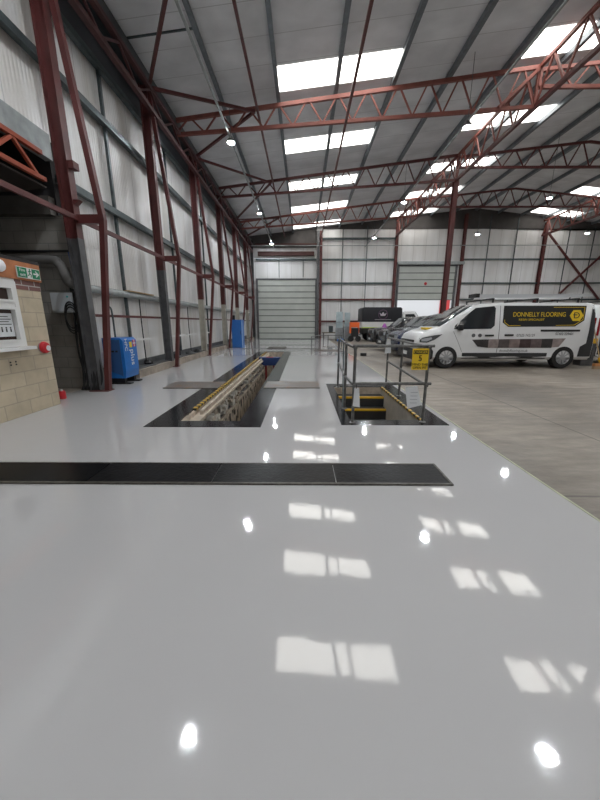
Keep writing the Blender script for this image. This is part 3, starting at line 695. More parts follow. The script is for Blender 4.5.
def hall_column(x, y, zt, label):
    t = Thing('hall_column', label, 'column', (x, y, 0))
    t.part('shaft', MB().ibeam((x, y, 0), (x, y, zt), .22, .25, .022, up=(0, 1, 0)), RED)
    t.part('base_plate', MB().box(x - .18, x + .18, y - .18, y + .18, 0, .02), RED)
hall_column(7.5, 17.9, H + 6.75, 'free-standing dark red steel column rising behind the white van')
hall_column(7.5, 6.4, H + 6.75, 'dark red steel column outside the right edge of view')
hall_column(19.2, 17.9, H + 6.75, 'dark red column under the second valley girder')

# ------------------------------------------------------------------ skylights
SKY = bpy.data.materials.new('daylight_rooflight'); SKY.use_nodes = True
b = SKY.node_tree.nodes['Principled BSDF']; b.inputs['Base Color'].default_value = (.8, .8, .78, 1)
b.inputs['Emission Color'].default_value = (1., .975, .92, 1); b.inputs['Emission Strength'].default_value = 5.0
def skylight(x0, x1, yc, label):
    n = 1
    mb = MB(); y0, y1 = yc - .52, yc + .52; a, b_ = roof_z(x0) - .012, roof_z(x1) - .012
    mb.add([(x0, y0, a), (x1, y0, b_), (x1, y1, b_), (x0, y1, a), (x0, y0, a + .01), (x1, y0, b_ + .01), (x1, y1, b_ + .01), (x0, y1, a + .01)],
           [(0, 1, 2, 3), (4, 5, 6, 7), (0, 1, 5, 4), (3, 2, 6, 7), (0, 3, 7, 4), (1, 2, 6, 5)])
    return single('skylight', mb, SKY, label, 'skylight', 'translucent roof lights')
SY = [-3.8, 0., 3.95, 7.85, 11.8, 15.7, 19.75, 23.5, 27.3]
sn = ['behind the camera', 'directly above the camera', 'overhead before the view', 'overhead, reflected low on the floor', 'nearest in view', 'second in view', 'third in view', 'fourth in view', 'farthest, next to the gable wall']
for y, l in zip(SY, sn):
    skylight(-.78, 2.83, y, 'bright rooflight in the row over the painted floor, ' + l)
    skylight(6.5, 10.05, y, 'bright rooflight in the middle row at the valley girder, ' + l)
    skylight(17.7, 21.1, y, 'bright rooflight in the row past the ridge, ' + l)

# ------------------------------------------------------------------ lamps
LED = mat('led_face', (.9, .9, .9), .3, emit=(.90, .95, 1.), estr=700.)
def lamp(x, y, z, label):
    t = Thing('high_bay_lamp', label, 'lamp', (x, y, z), 'round high bay LED lamps')
    t.part('housing', MB().lathe([(0, .16), (.06, .16), (.07, .10), (.12, .07), (.13, .0), (.115, .0)], (x, y, z)), GREYP)
    t.part('led_disc', MB().lathe([(0, -.02), (.095, -.02), (.11, -.003), (0, -.003)], (x, y, z)), LED)
    t.part('hanger', MB().tube((x, y, z + .15), (x, y, roof_z(x) - .18), .008, 6), GALV)
rows = [(-2.4, [4.9, 12.3, 19.4, 26.4, -2.4], 7.2, 'left row of lamps'), (5.0, [4.7, 11.5, 17.8, 24.7, -2.2], 7.2, 'second row of lamps'), (11.8, [3.4, 10.3, 17.3, 23.8], 7.2, 'third row of lamps'), (19., [10., 17., 23.6], 7.2, 'fourth row of lamps')]
for x, ys, z, l in rows:
    for k, y in enumerate(ys): lamp(x, y, z, 'glowing round lamp, %s from the camera in the %s' % (ORD[k], l))

# ------------------------------------------------------------------ far gable wall steel
YG = YB - .13
for k, (z, m, l) in enumerate(((8.0, GALV, 'top'), (6.42, GALV, 'upper'), (4.58, GALV, 'middle'), (3.28, RED, 'upper red'), (1.5, RED, 'lower red'))):
    single('gable_girt', MB().bar((1.3, YG, z), (7.5, YG, z), .10, .14), m, '%s horizontal girt on gable wall between the two roller doors' % l, 'girt', 'girts on the far gable wall')
for k, (z, m, l) in enumerate(((6.42, GALV, 'upper'), (4.58, GALV, 'middle'), (3.28, GALV, 'lower'), (1.6, GALV, 'lowest'))):
    single('gable_girt', MB().bar((13.1, YG, z), (XR - .3, YG, z), .10, .12), m, '%s horizontal girt on the gable wall right of the open door' % l, 'girt', 'girts on the far gable wall')
single('gable_girt', MB().bar((-3.9, YG, 6.42), (1.1, YG, 6.42), .10, .14), GALV, 'horizontal girt on gable wall above the closed roller door', 'girt', 'girts on the far gable wall')
single('door_drum', MB().bar((-3.7, YG - .1, 6.85), (.9, YG - .1, 6.85), .25, .30).box(-3.9, 1.1, YG - .2, YG, 7.5, 7.62), mat('dark_red_drum', (.06, .02, .017), .7), 'dark red roller housing above the closed door', 'housing')
for x, zt, m, l in ((-4.2, 8., DARK, 'dark corner post at the left end of the gable wall'), (1.22, 8.7, GREYP, 'grey post right of the closed roller door'), (1.45, 8.7, RED, 'red post right of the closed roller door'),
                    (7.55, 9.3, RED, 'heavy red post left of the half-open roller door'), (12.95, 9.9, RED, 'dark red post right of the half-open door'), (19.4, 9.3, RED, 'dark red post between braced panels'), (25.3, 8.9, RED, 'dark red post near the right end of gable wall')):
    single('gable_post', MB().ibeam((x, YB - .22, 0), (x, YB - .22, zt - .15), .20, .26, .03, up=(0, 1, 0)), m, l, 'post', 'posts on the far gable wall')
for x, l in ((3.22, 'first'), (5.2, 'second'), (-2.0, 'above the door, left'), (.0, 'above the door, right'), (15.0, 'third'), (17.2, 'fourth'), (21.4, 'fifth'), (23.4, 'sixth')):
    zb = 5.05 if l.startswith('above') else .1
    single('gable_mullion', MB().bar((x, YB - .07, zb), (x, YB - .07, 6.4 if zb > 1 else roof_z(x) - .3), .05, .06), GALV, 'thin grey vertical rail on gable wall, ' + l + ('' if zb > 1 else ' from the left'), 'rail', 'thin vertical rails on the gable wall')
for a, b_, l in (((19.6, 8.3), (24.6, 3.3), 'falling to the right'), ((24.9, 7.6), (20.6, 3.1), 'falling to the left')):
    yo = .15 if 'right' in l else .30
    single('cross_brace', MB().bar((a[0], YG - yo, a[1]), (b_[0], YG - yo, b_[1]), .12, .12), RED, 'red cross brace on the gable wall above the van, ' + l, 'brace', 'cross braces on the gable')
single('door_header', MB().box(7.7, 13.1, YB - .45, YB - .12, 6.0, 6.22), GALVL, 'pale metal header box over the half-open roller door', 'header')
single('red_marker', MB().lathe([(0, 0), (.12, 0), (.12, -.02), (0, -.02)], (10.2, YB - .09, 4.55), 'Y', 16), FIRE, 'small round red marker on the half-open roller door', 'marker')

# ------------------------------------------------------------------ near trench with black covers
t = Thing('trench_cover', 'black steel plate strip crossing the glossy floor in the foreground', 'trench cover', (-1.5, 2.8, 0))
TX = [-4.2, -3.1, -1.95, -.82, .30, 1.31]
PLB = mat('black_chequer_plate', (.010, .0105, .012), .33, var=.6, vscale=9, bump=.25, bscale=30, spec=.14)
PLS = mat('black_smooth_plate', (.009, .0095, .011), .22, var=.5, vscale=6, bump=.08, bscale=20, spec=.08)
for k in range(5):
    a, b_ = TX[k], TX[k + 1]
    pts = [(a + .004, 2.60), (b_ - .004, 2.60), (b_ - .004, 2.99), (a + .004, 2.99)]
    t.part('cover_plate', MB().prism(pts, 'Z', 0, .012), PLB if k > 1 else PLS)
t.part('edge_frame', MB().box(-4.2, 1.33, 2.575, 2.6, 0, .016).box(-4.2, 1.33, 2.99, 3.01, 0, .014).box(1.31, 1.33, 2.6, 2.99, 0, .016), mat('worn_edge_steel', (.12, .11, .095), .4, metal=.3, var=.6, vscale=20))

# ------------------------------------------------------------------ long inspection pit
HAZ = stripe_mat('hazard_stripes', (.60, .38, .03), (.015, .015, .015), .17, 1)
def ring(x0, x1, y0, y1, o, z0, z1):
    X0, X1, Y0, Y1 = o
    return MB().box(X0, X1, Y0, y0, z0, z1).box(X0, X1, y1, Y1, z0, z1).box(X0, x0, y0, y1, z0, z1).box(x1, X1, y0, y1, z0, z1)
t = Thing('inspection_pit', 'long open inspection pit with black border and dirty cream interior', 'pit', (-1.36, 10, -1.5))
x0, x1, y0, y1 = LP
t.part('border', ring(x0, x1, y0, y1, (-2.2, -.58, 4.18, 16.0), -.01, .006), EPOXBLK)
t.part('side_wall', MB().box(x0 - .12, x0, y0, y1, -1.5, -.012), CREAMW)
t.part('side_wall', MB().box(x1, x1 + .12, y0, y1, -1.5, -.012), CREAMW)
t.part('end_wall', MB().box(x0 - .12, x1 + .12, y0 - .12, y0, -1.5, -.012), CONC)
t.part('end_wall', MB().box(x0 - .12, x1 + .12, y1, y1 + .12, -1.5, -.012), CREAM)
t.part('pit_floor', MB().box(x0 - .12, x1 + .12, y0, y1, -1.6, -1.5), CONC)
t.part('ledge', MB().box(x0, x0 + .20, y0, y1, -.14, -.09).box(x0, x0 + .03, y0, y1, -.09, -.02), CREAM, label='cream painted ledge')
t.part('jacking_rail', MB().box(x0 + .10, x0 + .155, y0 + .65, y1, -.09, -.015), CREAM)
t.part('hazard_edge', MB().box(x0 - .02, x0 + .04, y0 + .65, y1, -.02, .016), HAZ, label='yellow and black striped edge')
t.part('pipe_run', MB().tube((x0 + .06, y0, -.42), (x0 + .06, y1, -.42), .035), CREAM)
t.part('pipe_run', MB().tube((x0 + .07, y0, -.52), (x0 + .07, y1, -.52), .028), GREYP)
t.part('pipe_run', MB().tube((x0 + .05, y0, -.24), (x0 + .05, y1, -.24), .022), BLACK)
t.part('lower_ledge', MB().box(x0, x0 + .14, y0, y1, -.62, -.57), CREAM)
t.part('dark_gap_backing', MB().box(x0, x0 + .006, y0, y1, -.60, -.15), BLACK)  # flat black strip: shade of the gaps behind the pipes, put in as colour
PALE = mat('pale_mortar', (.66, .63, .57), .8, var=.4, vscale=12)
for mm in (CREAM, PALE):
  mb = MB()
  for k in range(75):
    y = random.uniform(y0 + .05, y1 - .3); z = random.uniform(-.58, -.20); q = random.uniform(.04, .10)
    n = len(mb.v); mb.box(x0 + .01, x0 + .05 + random.uniform(.02, .11), y, y + q * random.uniform(1, 2.6), z, z + q)
    for v in mb.v[n:]: v += Vector((random.uniform(-.012, .02), random.uniform(-.03, .03), random.uniform(-.025, .025)))
  o = t.part('rough_mortar', mb, mm); o['kind'] = 'stuff'
mb = MB()
for k in range(34):
    y = y0 + .2 + k * .32 + random.uniform(-.06, .06); q = random.uniform(-.95, -.72)
    mb.box(x0, x0 + .008, y, y + random.uniform(.05, .12), q - random.uniform(.06, .25), q)
t.part('wall_slots', mb, BLACK)
# pit jack
t = Thing('pit_jack', 'blue jacking beam with red legs spanning the long pit', 'jack', (-1.36, 13.1, -.5))
t.part('beam', MB().prism([(-1.80, .02), (-.93, .02), (-.97, -.20), (-1.12, -.30), (-1.6, -.30), (-1.74, -.20)], 'Y', 12.95, 13.25), mat('jack_blue', (.02, .05, .17), .45), bevel=.01)
for x in (-1.52, -1.2): t.part('leg', MB().tube((x, 13.1, -1.5), (x, 13.1, -.28), .045), mat('jack_red', (.25, .03, .03), .5))
t.part('cross_head', MB().box(-1.5, -1.22, 13.0, 13.2, -.03, .03), mat('jack_redb', (.45, .06, .05), .5))
# crossing plates
for a, b_, yy0, yy1, l in ((-3.05, -1.85, 6.8, 7.57, 'worn brown steel plate left of the long pit'), (-.86, .37, 6.85, 7.62, 'worn brown steel plate between the long pit and stair pit')):
    single('cover_plate', MB().box(a, b_, yy0, yy1, .007, .019), RUSTY, l, 'plate', 'worn steel plates beside the pit')

# ------------------------------------------------------------------ stair pit
t = Thing('stair_pit', 'short open pit with black border and steps leading down', 'pit', (1.25, 5.8, -1.5))
x0, x1, y0, y1 = RP
t.part('border', ring(x0, x1, y0, y1, (.54, 2.05, 4.29, 7.37), -.01, .006), EPOXBLK)
t.part('side_wall', MB().box(x0 - .1, x0, y0, y1, -1.5, -.012), CONC)
t.part('side_wall', MB().box(x1, x1 + .1, y0, y1, -1.5, -.012), mat('pale_pit_wall', (.52, .49, .44), .7, var=.3, vscale=3))
t.part('end_wall', MB().box(x0 - .1, x1 + .1, y0 - .1, y0, -1.5, -.012), CONC)
t.part('end_wall', MB().box(x0 - .1, x1 + .1, y1, y1 + .1, -1.5, -.012), CREAM)
t.part('pit_floor', MB().box(x0 - .1, x1 + .1, y0, y1, -1.6, -1.5), CONC)
t.part('hazard_edge', MB().box(x1 - .018, x1 + .022, y0, y1, -.02, .012), HAZ, label='yellow and black striped edge')
for k in range(6):
    zt = -.16 - .21 * k; ya = 6.74 - .245 * k
    st = t.part('step', MB().box(x0 + .02 if k else x0 + .02, x1 - .002, ya, ya + .26 + (.06 if k == 0 else 0), zt - .21, zt - .004), PLASTG)
    t.part('nosing', MB().box(x0 + .08, x1 - .003, ya - .008, ya + .055, zt - .035, zt), YEL, st, label='yellow step nosing')

# ------------------------------------------------------------------ guard rails round the stair pit
SCAF = mat('scaffold_tube', (.20, .20, .195), .45, metal=.6, var=.5, vscale=14)
t = Thing('guard_rail', 'tubular steel guard rail round three sides of the stair pit', 'guard rail', (1.2, 5.7, 0))
def P(x, y, z): return (x, y, z)
r = .021
posts = [(.77, 6.95), (.69, 5.15), (.71, 4.38), (1.92, 7.3), (1.87, 6.1), (1.72, 4.42)]
for k, (x, y) in enumerate(posts):
    p = t.part('post', MB().tube((x, y, 0), (x, y, 1.10), r), SCAF if k != 0 else GREYP)
    t.part('foot_flange', MB().lathe([(0, 0), (.045, 0), (.045, .008), (.028, .02), (0, .02)], (x, y, .006)), SCAF, p)
def rr(pts, name='rail'): 
    for a, b_ in zip(pts, pts[1:]): t.part(name, MB().tube(a, b_, r), SCAF)
for z in (1.07, .55):
    rr([(.772, 7.0, z), (.69, 5.15, z), (.712, 4.34, z)]); rr([(.68, 4.40, z + .02), (1.79, 4.42, z + .02)]); rr([(1.923, 7.35, z), (1.715, 4.36, z)])
T = Thing('warning_sign', 'yellow warning notice tied to the top rail of the stair pit guard', 'notice', (1.6, 4.37, .77))
sx0, sx1 = 1.485, 1.705
T.part('board', MB().box(sx0, sx1, 4.375, 4.38, .77, 1.06), YELD)
T.part('header_bar', MB().box(sx0 + .012, sx1 - .012, 4.371, 4.375, .985, 1.035), BLACK)
T.text('lettering', 'DANGER', ((sx0 + sx1) / 2, 4.369, 1.009), .048, YELD, sx=.95)
T.text('symbol', '5', ((sx0 + sx1) / 2, 4.372, .925), .11, BLACK)
T.text('lettering', 'MIND THE\nOPEN PIT', ((sx0 + sx1) / 2, 4.372, .82), .045, BLACK)
T = Thing('paper_notice', 'large white paper notice hanging low from the middle rail at right', 'notice', (1.54, 4.38, .2))
T.part('sheet', MB().prism([(1.42, .53), (1.59, .545), (1.665, .27), (1.475, .22)], 'Y', 4.372, 4.376), PAPER)
mb = MB()
for k in range(4): mb.box(1.50, 1.60, 4.369, 4.372, .30 + k * .05, .307 + k * .05)
T.part('print', mb, mat('grey_print', (.3, .32, .36), .7))
T = Thing('paper_notice', 'narrow white paper notice hanging from the near left corner post', 'notice', (.70, 4.36, .2))
T.part('sheet', MB().prism([(.715, .52), (.78, .52), (.80, .24), (.70, .26)], 'Y', 4.352, 4.356), PAPER)
T.part('tie', MB().box(.735, .745, 4.35, 4.358, .51, .57), BLACK)
T = Thing('paper_notice', 'crumpled white notice wrapped on far right rail post', 'notice', (1.98, 7.3, .7))
T.part('sheet', MB().prism([(1.87, 1.05), (1.95, 1.05), (1.98, .74), (1.84, .72)], 'Y', 7.262, 7.268), PAPER)
single('chain', MB().path([(.74, 5.9, 1.05), (.72, 5.7, .6), (.69, 5.4, .25), (.66, 5.2, .02)], .012), GALV, 'loose grey chain hanging from the left rail of the stair pit', 'chain')
single('floor_box', MB().box(2.5, 2.74, 13.9, 14.05, 0, .12), BLACK, 'small black box on the concrete beyond the stair pit', 'box')

# ------------------------------------------------------------------ far cross channel, far pit and rails
t = Thing('far_channel', 'narrow dark channel strip crossing the floor near the far door', 'channel', (-1.2, 17.9, 0))
t.part('strip', MB().box(-3.3, .85, 17.55, 17.9, 0, .01), mat('dull_grey_strip', (.10, .10, .095), .5, var=.3))
t.part('hatch', MB().box(-1.95, -.95, 17.6, 18.9, .01, .035), mat('brown_black_hatch', (.06, .05, .04), .5))
t = Thing('far_pit_cover', 'rust-stained low cover inside the distant guard rail', 'cover', (1.2, 16.4, 0))
t.part('plate', MB().box(.55, 2.05, 16.2, 16.9, 0, .03), RUSTY)
t = Thing('guard_rail', 'distant low guard rail near the closed roller door', 'guard rail', (1.2, 16.6, 0))
for x, y in ((.40, 15.0), (.85, 16.9), (1.3, 16.9), (2.0, 16.9)): t.part('post', MB().tube((x, y, 0), (x, y, .78), .022), SCAF)
t.part('rail', MB().tube((.85, 16.9, .76), (2.05, 16.9, .76), .022), SCAF); t.part('rail', MB().tube((.40, 15.0, .76), (.85, 16.9, .76), .022), SCAF)
t = Thing('post_pair', 'pair of thin grey posts standing beside the tall blue cabinet', 'post', (-3.1, 17.9, 0))
for x in (-3.15, -2.97): t.part('post', MB().tube((x, 17.95, 0), (x, 17.95, .6), .02), SCAF)
t.part('rail', MB().tube((-3.2, 17.95, .35), (-2.9, 17.95, .35), .015), SCAF)
T = Thing('workbench', 'low dark workbench with small items by the far gable wall', 'bench', (2.0, 27, 0))
T.part('top', MB().box(1.6, 4.0, 26.8, 27.4, .55, .62), mat('brown_top', (.16, .13, .09), .7))
for x in (1.7, 3.9): T.part('leg', MB().box(x - .04, x + .04, 26.9, 27.3, 0, .55), GREYP)
single('metal_bin', MB().lathe([(0, 0), (.17, 0), (.19, .5), (.17, .5)], (2.3, 27.1, .62)), GALV, 'grey metal bin on the workbench at the gable wall', 'bin')

# ------------------------------------------------------------------ vehicles
def lerp_st(st, x):
    if x <= st[0][0]: return st[0][1:]
    for a, b_ in zip(st, st[1:]):
        if x <= b_[0]:
            k = (x - a[0]) / (b_[0] - a[0]); return tuple(p + (q - p) * k for p, q in zip(a[1:], b_[1:]))
    return st[-1][1:]
def section(zt, zb, w, wr, z0):
    d = zt - zb
    zm = z0 + (zb - z0) * .52
    return [(.90 * w, z0), (.985 * w, z0 + .08), (w, zm), (.975 * w, zb), (wr + .035, zb + d * .86), (wr - .05, zb + d * .97), (wr * .5, zt - d * .005), (0, zt)]
def vehicle(name, label, cat, st, L, z0, wheels, wr_, wm, paint, side_windows, ws, loc, rotz=0., tyre_w=.21, lights=True, group=None, decals=None, rear_black=False, arch=.40, grille=None, lower=None, wscale=1.):
    """st: stations (x, z_top, z_belt, half_width, half_roof_width); the car looks along local -x, its middle plane is y=0"""
    t = Thing(name, label, cat, loc, group, local=True, rotz=rotz)
    mb = MB(); n = None; xs = []
    for a, b_ in zip(st, st[1:]):
        k = max(1, int((b_[0] - a[0]) / .22)); xs += [a[0] + (b_[0] - a[0]) * i / k for i in range(k)]
    xs.append(st[-1][0])
    for x in xs:
        s = section(*lerp_st(st, x), z0)
        full = [(x, -y, z) for y, z in s] + [(x, y, z) for y, z in s[-2::-1]]
        n = len(full); mb.v += [Vector(v) for v in full]
    for i in range(len(xs) - 1):
        for k in range(n - 1): mb.f.append((i * n + k, i * n + k + 1, (i + 1) * n + k + 1, (i + 1) * n + k))
        mb.f.append((i * n + n - 1, i * n, (i + 1) * n, (i + 1) * n + n - 1))
    mb.f.append(tuple(range(n))[::-1]); mb.f.append(tuple((len(xs) - 1) * n + k for k in range(n)))
    body = t.part('body', mb, paint, smooth=True)
    # wheel arches
    hw = max(s[3] for s in st)
    for wx in wheels:
        for sgn in (-1, 1):
            c = MB().lathe([(0, 0), (arch, 0), (arch, .30), (0, .30)], (wx, (-hw - .02) if sgn < 0 else hw - .28, wr_ * 1.05), 'Y', 28).build('cut', BLACK)
            md = body.modifiers.new('b', 'BOOLEAN'); md.object = c; md.operation = 'DIFFERENCE'; md.solver = 'EXACT'
            dg = bpy.context.evaluated_depsgraph_get(); dg.update()
            me = bpy.data.meshes.new_from_object(body.evaluated_get(dg)); body.modifiers.clear(); body.data = me
            cm = c.data; bpy.data.objects.remove(c); bpy.data.meshes.remove(cm)
    body.data.materials.clear(); body.data.materials.append(paint)
    me = body.data
    def sy(x, z):
        s = section(*lerp_st(st, x), z0)
        for (y1_, z1), (y2_, z2) in zip(s, s[1:]):
            if z <= z2 or z2 >= s[-1][1]:
                return y1_ + (y2_ - y1_) * max(0, min(1, (z - z1) / max(1e-6, z2 - z1)))
        return s[-1][0]
    def drape(nm, poly, m, sides=(-1, 1), eps=.008, parent=None, label=None):
        for sg in sides:
            bm = bmesh.new(); vs = [bm.verts.new((x, 0, z)) for x, z in poly]; bm.faces.new(vs)
            bmesh.ops.triangulate(bm, faces=bm.faces[:]); 
            for _ in range(3): bmesh.ops.subdivide_edges(bm, edges=[e for e in bm.edges if e.calc_length() > .12], cuts=1, use_grid_fill=True)
            bmesh.ops.triangulate(bm, faces=bm.faces[:])
            for v in bm.verts: v.co.y = sg * (sy(v.co.x, v.co.z) + eps)
            r_ = bmesh.ops.extrude_face_region(bm, geom=bm.faces[:])
            for v in [g for g in r_['geom'] if isinstance(g, bmesh.types.BMVert)]: v.co.y -= sg * (eps + .006)
            bmesh.ops.recalc_face_normals(bm, faces=bm.faces)
            me_ = bpy.data.meshes.new(nm); bm.to_mesh(me_); bm.free(); me_.materials.append(m)
            o = bpy.data.objects.new(nm, me_); C.objects.link(o); o.parent = parent or t.r
            if label: o['label'] = label
    for w in side_windows: drape('side_window', w, GLASS)
    # windscreen and rear screen between two stations
    for (xa, xb, nm) in ws:
        g = MB(); K = 5; rows_ = []
        for i in range(K + 1):
            x = xa + (xb - xa) * i / K; s = section(*lerp_st(st, x), z0)
            ys = [(-s[4][0], s[4][1]), (-s[5][0], s[5][1]), (-s[6][0], s[6][1]), (0, s[7][1]), (s[6][0], s[6][1]), (s[5][0], s[5][1]), (s[4][0], s[4][1])]
            rows_.append([(x - (.012 if nm == 'windscreen' else -.012), y * .95, z + .012) for y, z in ys])
        vs = [v for r2 in rows_ for v in r2]; m_ = 7
        low = [(v[0] + (.02 if nm == 'windscreen' else -.02), v[1], v[2] - .02) for v in vs]; N = len(vs)
        fs = []
        for i in range(K):
            for k in range(m_ - 1):
                q = (i * m_ + k, i * m_ + k + 1, (i + 1) * m_ + k + 1, (i + 1) * m_ + k); fs += [q, tuple(N + j for j in q)]
        g.add(vs + low, fs); t.part(nm, g, GLASSC, smooth=True)
    for wx in wheels:
        for sg in (-1, 1):
            y = sg * (hw - tyre_w + .01) ; d = sg
            prof = [(wr_ * .62, 0), (wr_ * .95, 0), (wr_, tyre_w * .15), (wr_, tyre_w * .85), (wr_ * .95, tyre_w), (wr_ * .62, tyre_w)]
            wh = t.part('wheel', MB().lathe([(a, b_ * d) for a, b_ in prof], (wx, y, wr_), 'Y', 28, cap=False), BLACK)
            rim = MB().lathe([(wr_ * .60, d * tyre_w * .9), (wr_ * .66, d * tyre_w * 1.0), (wr_ * .66, d * tyre_w * .6), (wr_ * .6, d * tyre_w * .6)], (wx, y, wr_), 'Y', 28, cap=False)
            rim.lathe([(0, d * tyre_w * .98), (wr_ * .16, d * tyre_w * .96), (wr_ * .18, d * tyre_w * .7)], (wx, y, wr_), 'Y', 12, cap=False).lathe([(0, d * tyre_w * .55), (wr_ * .6, d * tyre_w * .55)], (wx, y, wr_), 'Y', 20, cap=False)
            for k in range(10):
                a = 2 * math.pi * k / 10; ya = y + d * tyre_w * .88
                rim.bar((wx + math.cos(a) * wr_ * .12, ya, wr_ + math.sin(a) * wr_ * .12), (wx + math.cos(a) * wr_ * .62, ya, wr_ + math.sin(a) * wr_ * .62), wr_ * .11, wr_ * .07, up=(0, 1, 0))
            t.part('rim', rim, ALLOY, wh)
    # lights, mirrors, bumper, plate
    fx = st[0][0]
    return t, drape, sy, body

def van_decals(t, drape, sy, S, text_ok=True):
    blk = mat('black_vinyl', (.012, .013, .013), .35)
    for sg in (-1, 1):
        # on the other side the same artwork is laid out mirrored in position, lettering still readable
        def mx(x): return x
        drape('side_panel', [(2.509, 1.84), (2.491, 1.36), (2.660, 1.235), (4.617, 1.245), (4.880, 1.42), (4.918, 1.84)], blk, sides=(sg,), label='black vinyl panel with chamfered corners')
        drape('panel_border', [(2.547, 1.44), (2.547, 1.37), (2.679, 1.275), (3.017, 1.277), (3.017, 1.265), (2.669, 1.262), (2.536, 1.362), (2.536, 1.44)], YELD, sides=(sg,), eps=.013)
        drape('panel_border', [(3.958, 1.80), (4.871, 1.80), (4.842, 1.44), (4.598, 1.28), (4.052, 1.272), (4.052, 1.283), (4.588, 1.293), (4.831, 1.447), (4.858, 1.788), (3.958, 1.788)], YELD, sides=(sg,), eps=.013)
        cx, cz = 4.64, 1.56
        hexa = [(cx + .20 * math.cos(R(60 * k + 0)), cz + .18 * math.sin(R(60 * k + 0))) for k in range(6)]
        drape('hexagon_badge', hexa, YELD, sides=(sg,), eps=.014, label='yellow hexagon emblem')
        hexb = [(cx + .155 * math.cos(R(60 * k)), cz + .14 * math.sin(R(60 * k))) for k in range(6)]
        th = .13
        def tx(body, x, z, size, m, sx=1., e=.016, nm='lettering', th_=th):
            y = sg * (sy(x, z) + e)
            rot = (R(90) - th_, 0, 0) if sg < 0 else (R(90) - th_, 0, R(180))
            return t.text(nm, body, (x, y, z), size, m, rot=rot, sx=sx, ext=.001)
        tx('DONNELLY FLOORING', 3.55, 1.585, .185, YELD, .80); tx('RESIN SPECIALIST', 3.33, 1.44, .085, YELD, 1.15)
        tx('D', cx - .005, cz - .005, .25, blk, 1.05, e=.022); drape('emblem_bar', [(cx - .10, cz + .03), (cx + .02, cz + .03), (cx + .02, cz + .005), (cx - .10, cz + .005)], blk, sides=(sg,), eps=.019)
        dk = mat('dark_grey_vinyl', (.10, .10, .11), .4)
        tx('07525 742129', 3.20, .985, .11, dk, .85, e=.012, th_=.05); tx('07402 229401', 4.34, 1.03, .11, dk, .85, e=.012, th_=.05)
        tx('donnellyflooring.co.uk', 2.9, .535, .10, dk, .95, e=.012, th_=0)
        for k in (0, 1):
            drape('social_badge', [(1.66 + k * .19 + .055 * math.cos(R(30 * q)), .985 + .055 * math.sin(R(30 * q))) for q in range(12)], dk, sides=(sg,), eps=.01)
        pics = [mat('pic_%d' % i, c, .4, var=.4, vscale=7) for i, c in enumerate(((.05, .045, .045), (.16, .12, .12), (.08, .05, .05), (.26, .20, .19), (.12, .10, .10), (.34, .28, .27)))]
        xs_ = [1.63, 2.12, 2.42, 2.74, 3.05, 3.38, 3.70, 4.02, 4.40]
        for i in range(8):
            a, b_ = xs_[i], xs_[i + 1]
            if i == 0: poly = [(a, .86), (b_, .87), (b_, .62), (a + .18, .66)]
            elif i == 7: poly = [(a, .895), (b_, .90), (a + .2, .65), (a, .635)]
            else: poly = [(a, .87 + .003 * i), (b_, .873 + .003 * i), (b_, .62), (a, .62)]
            drape('photo_strip', poly, pics[(i * 5) % 6], sides=(sg,), eps=.010)

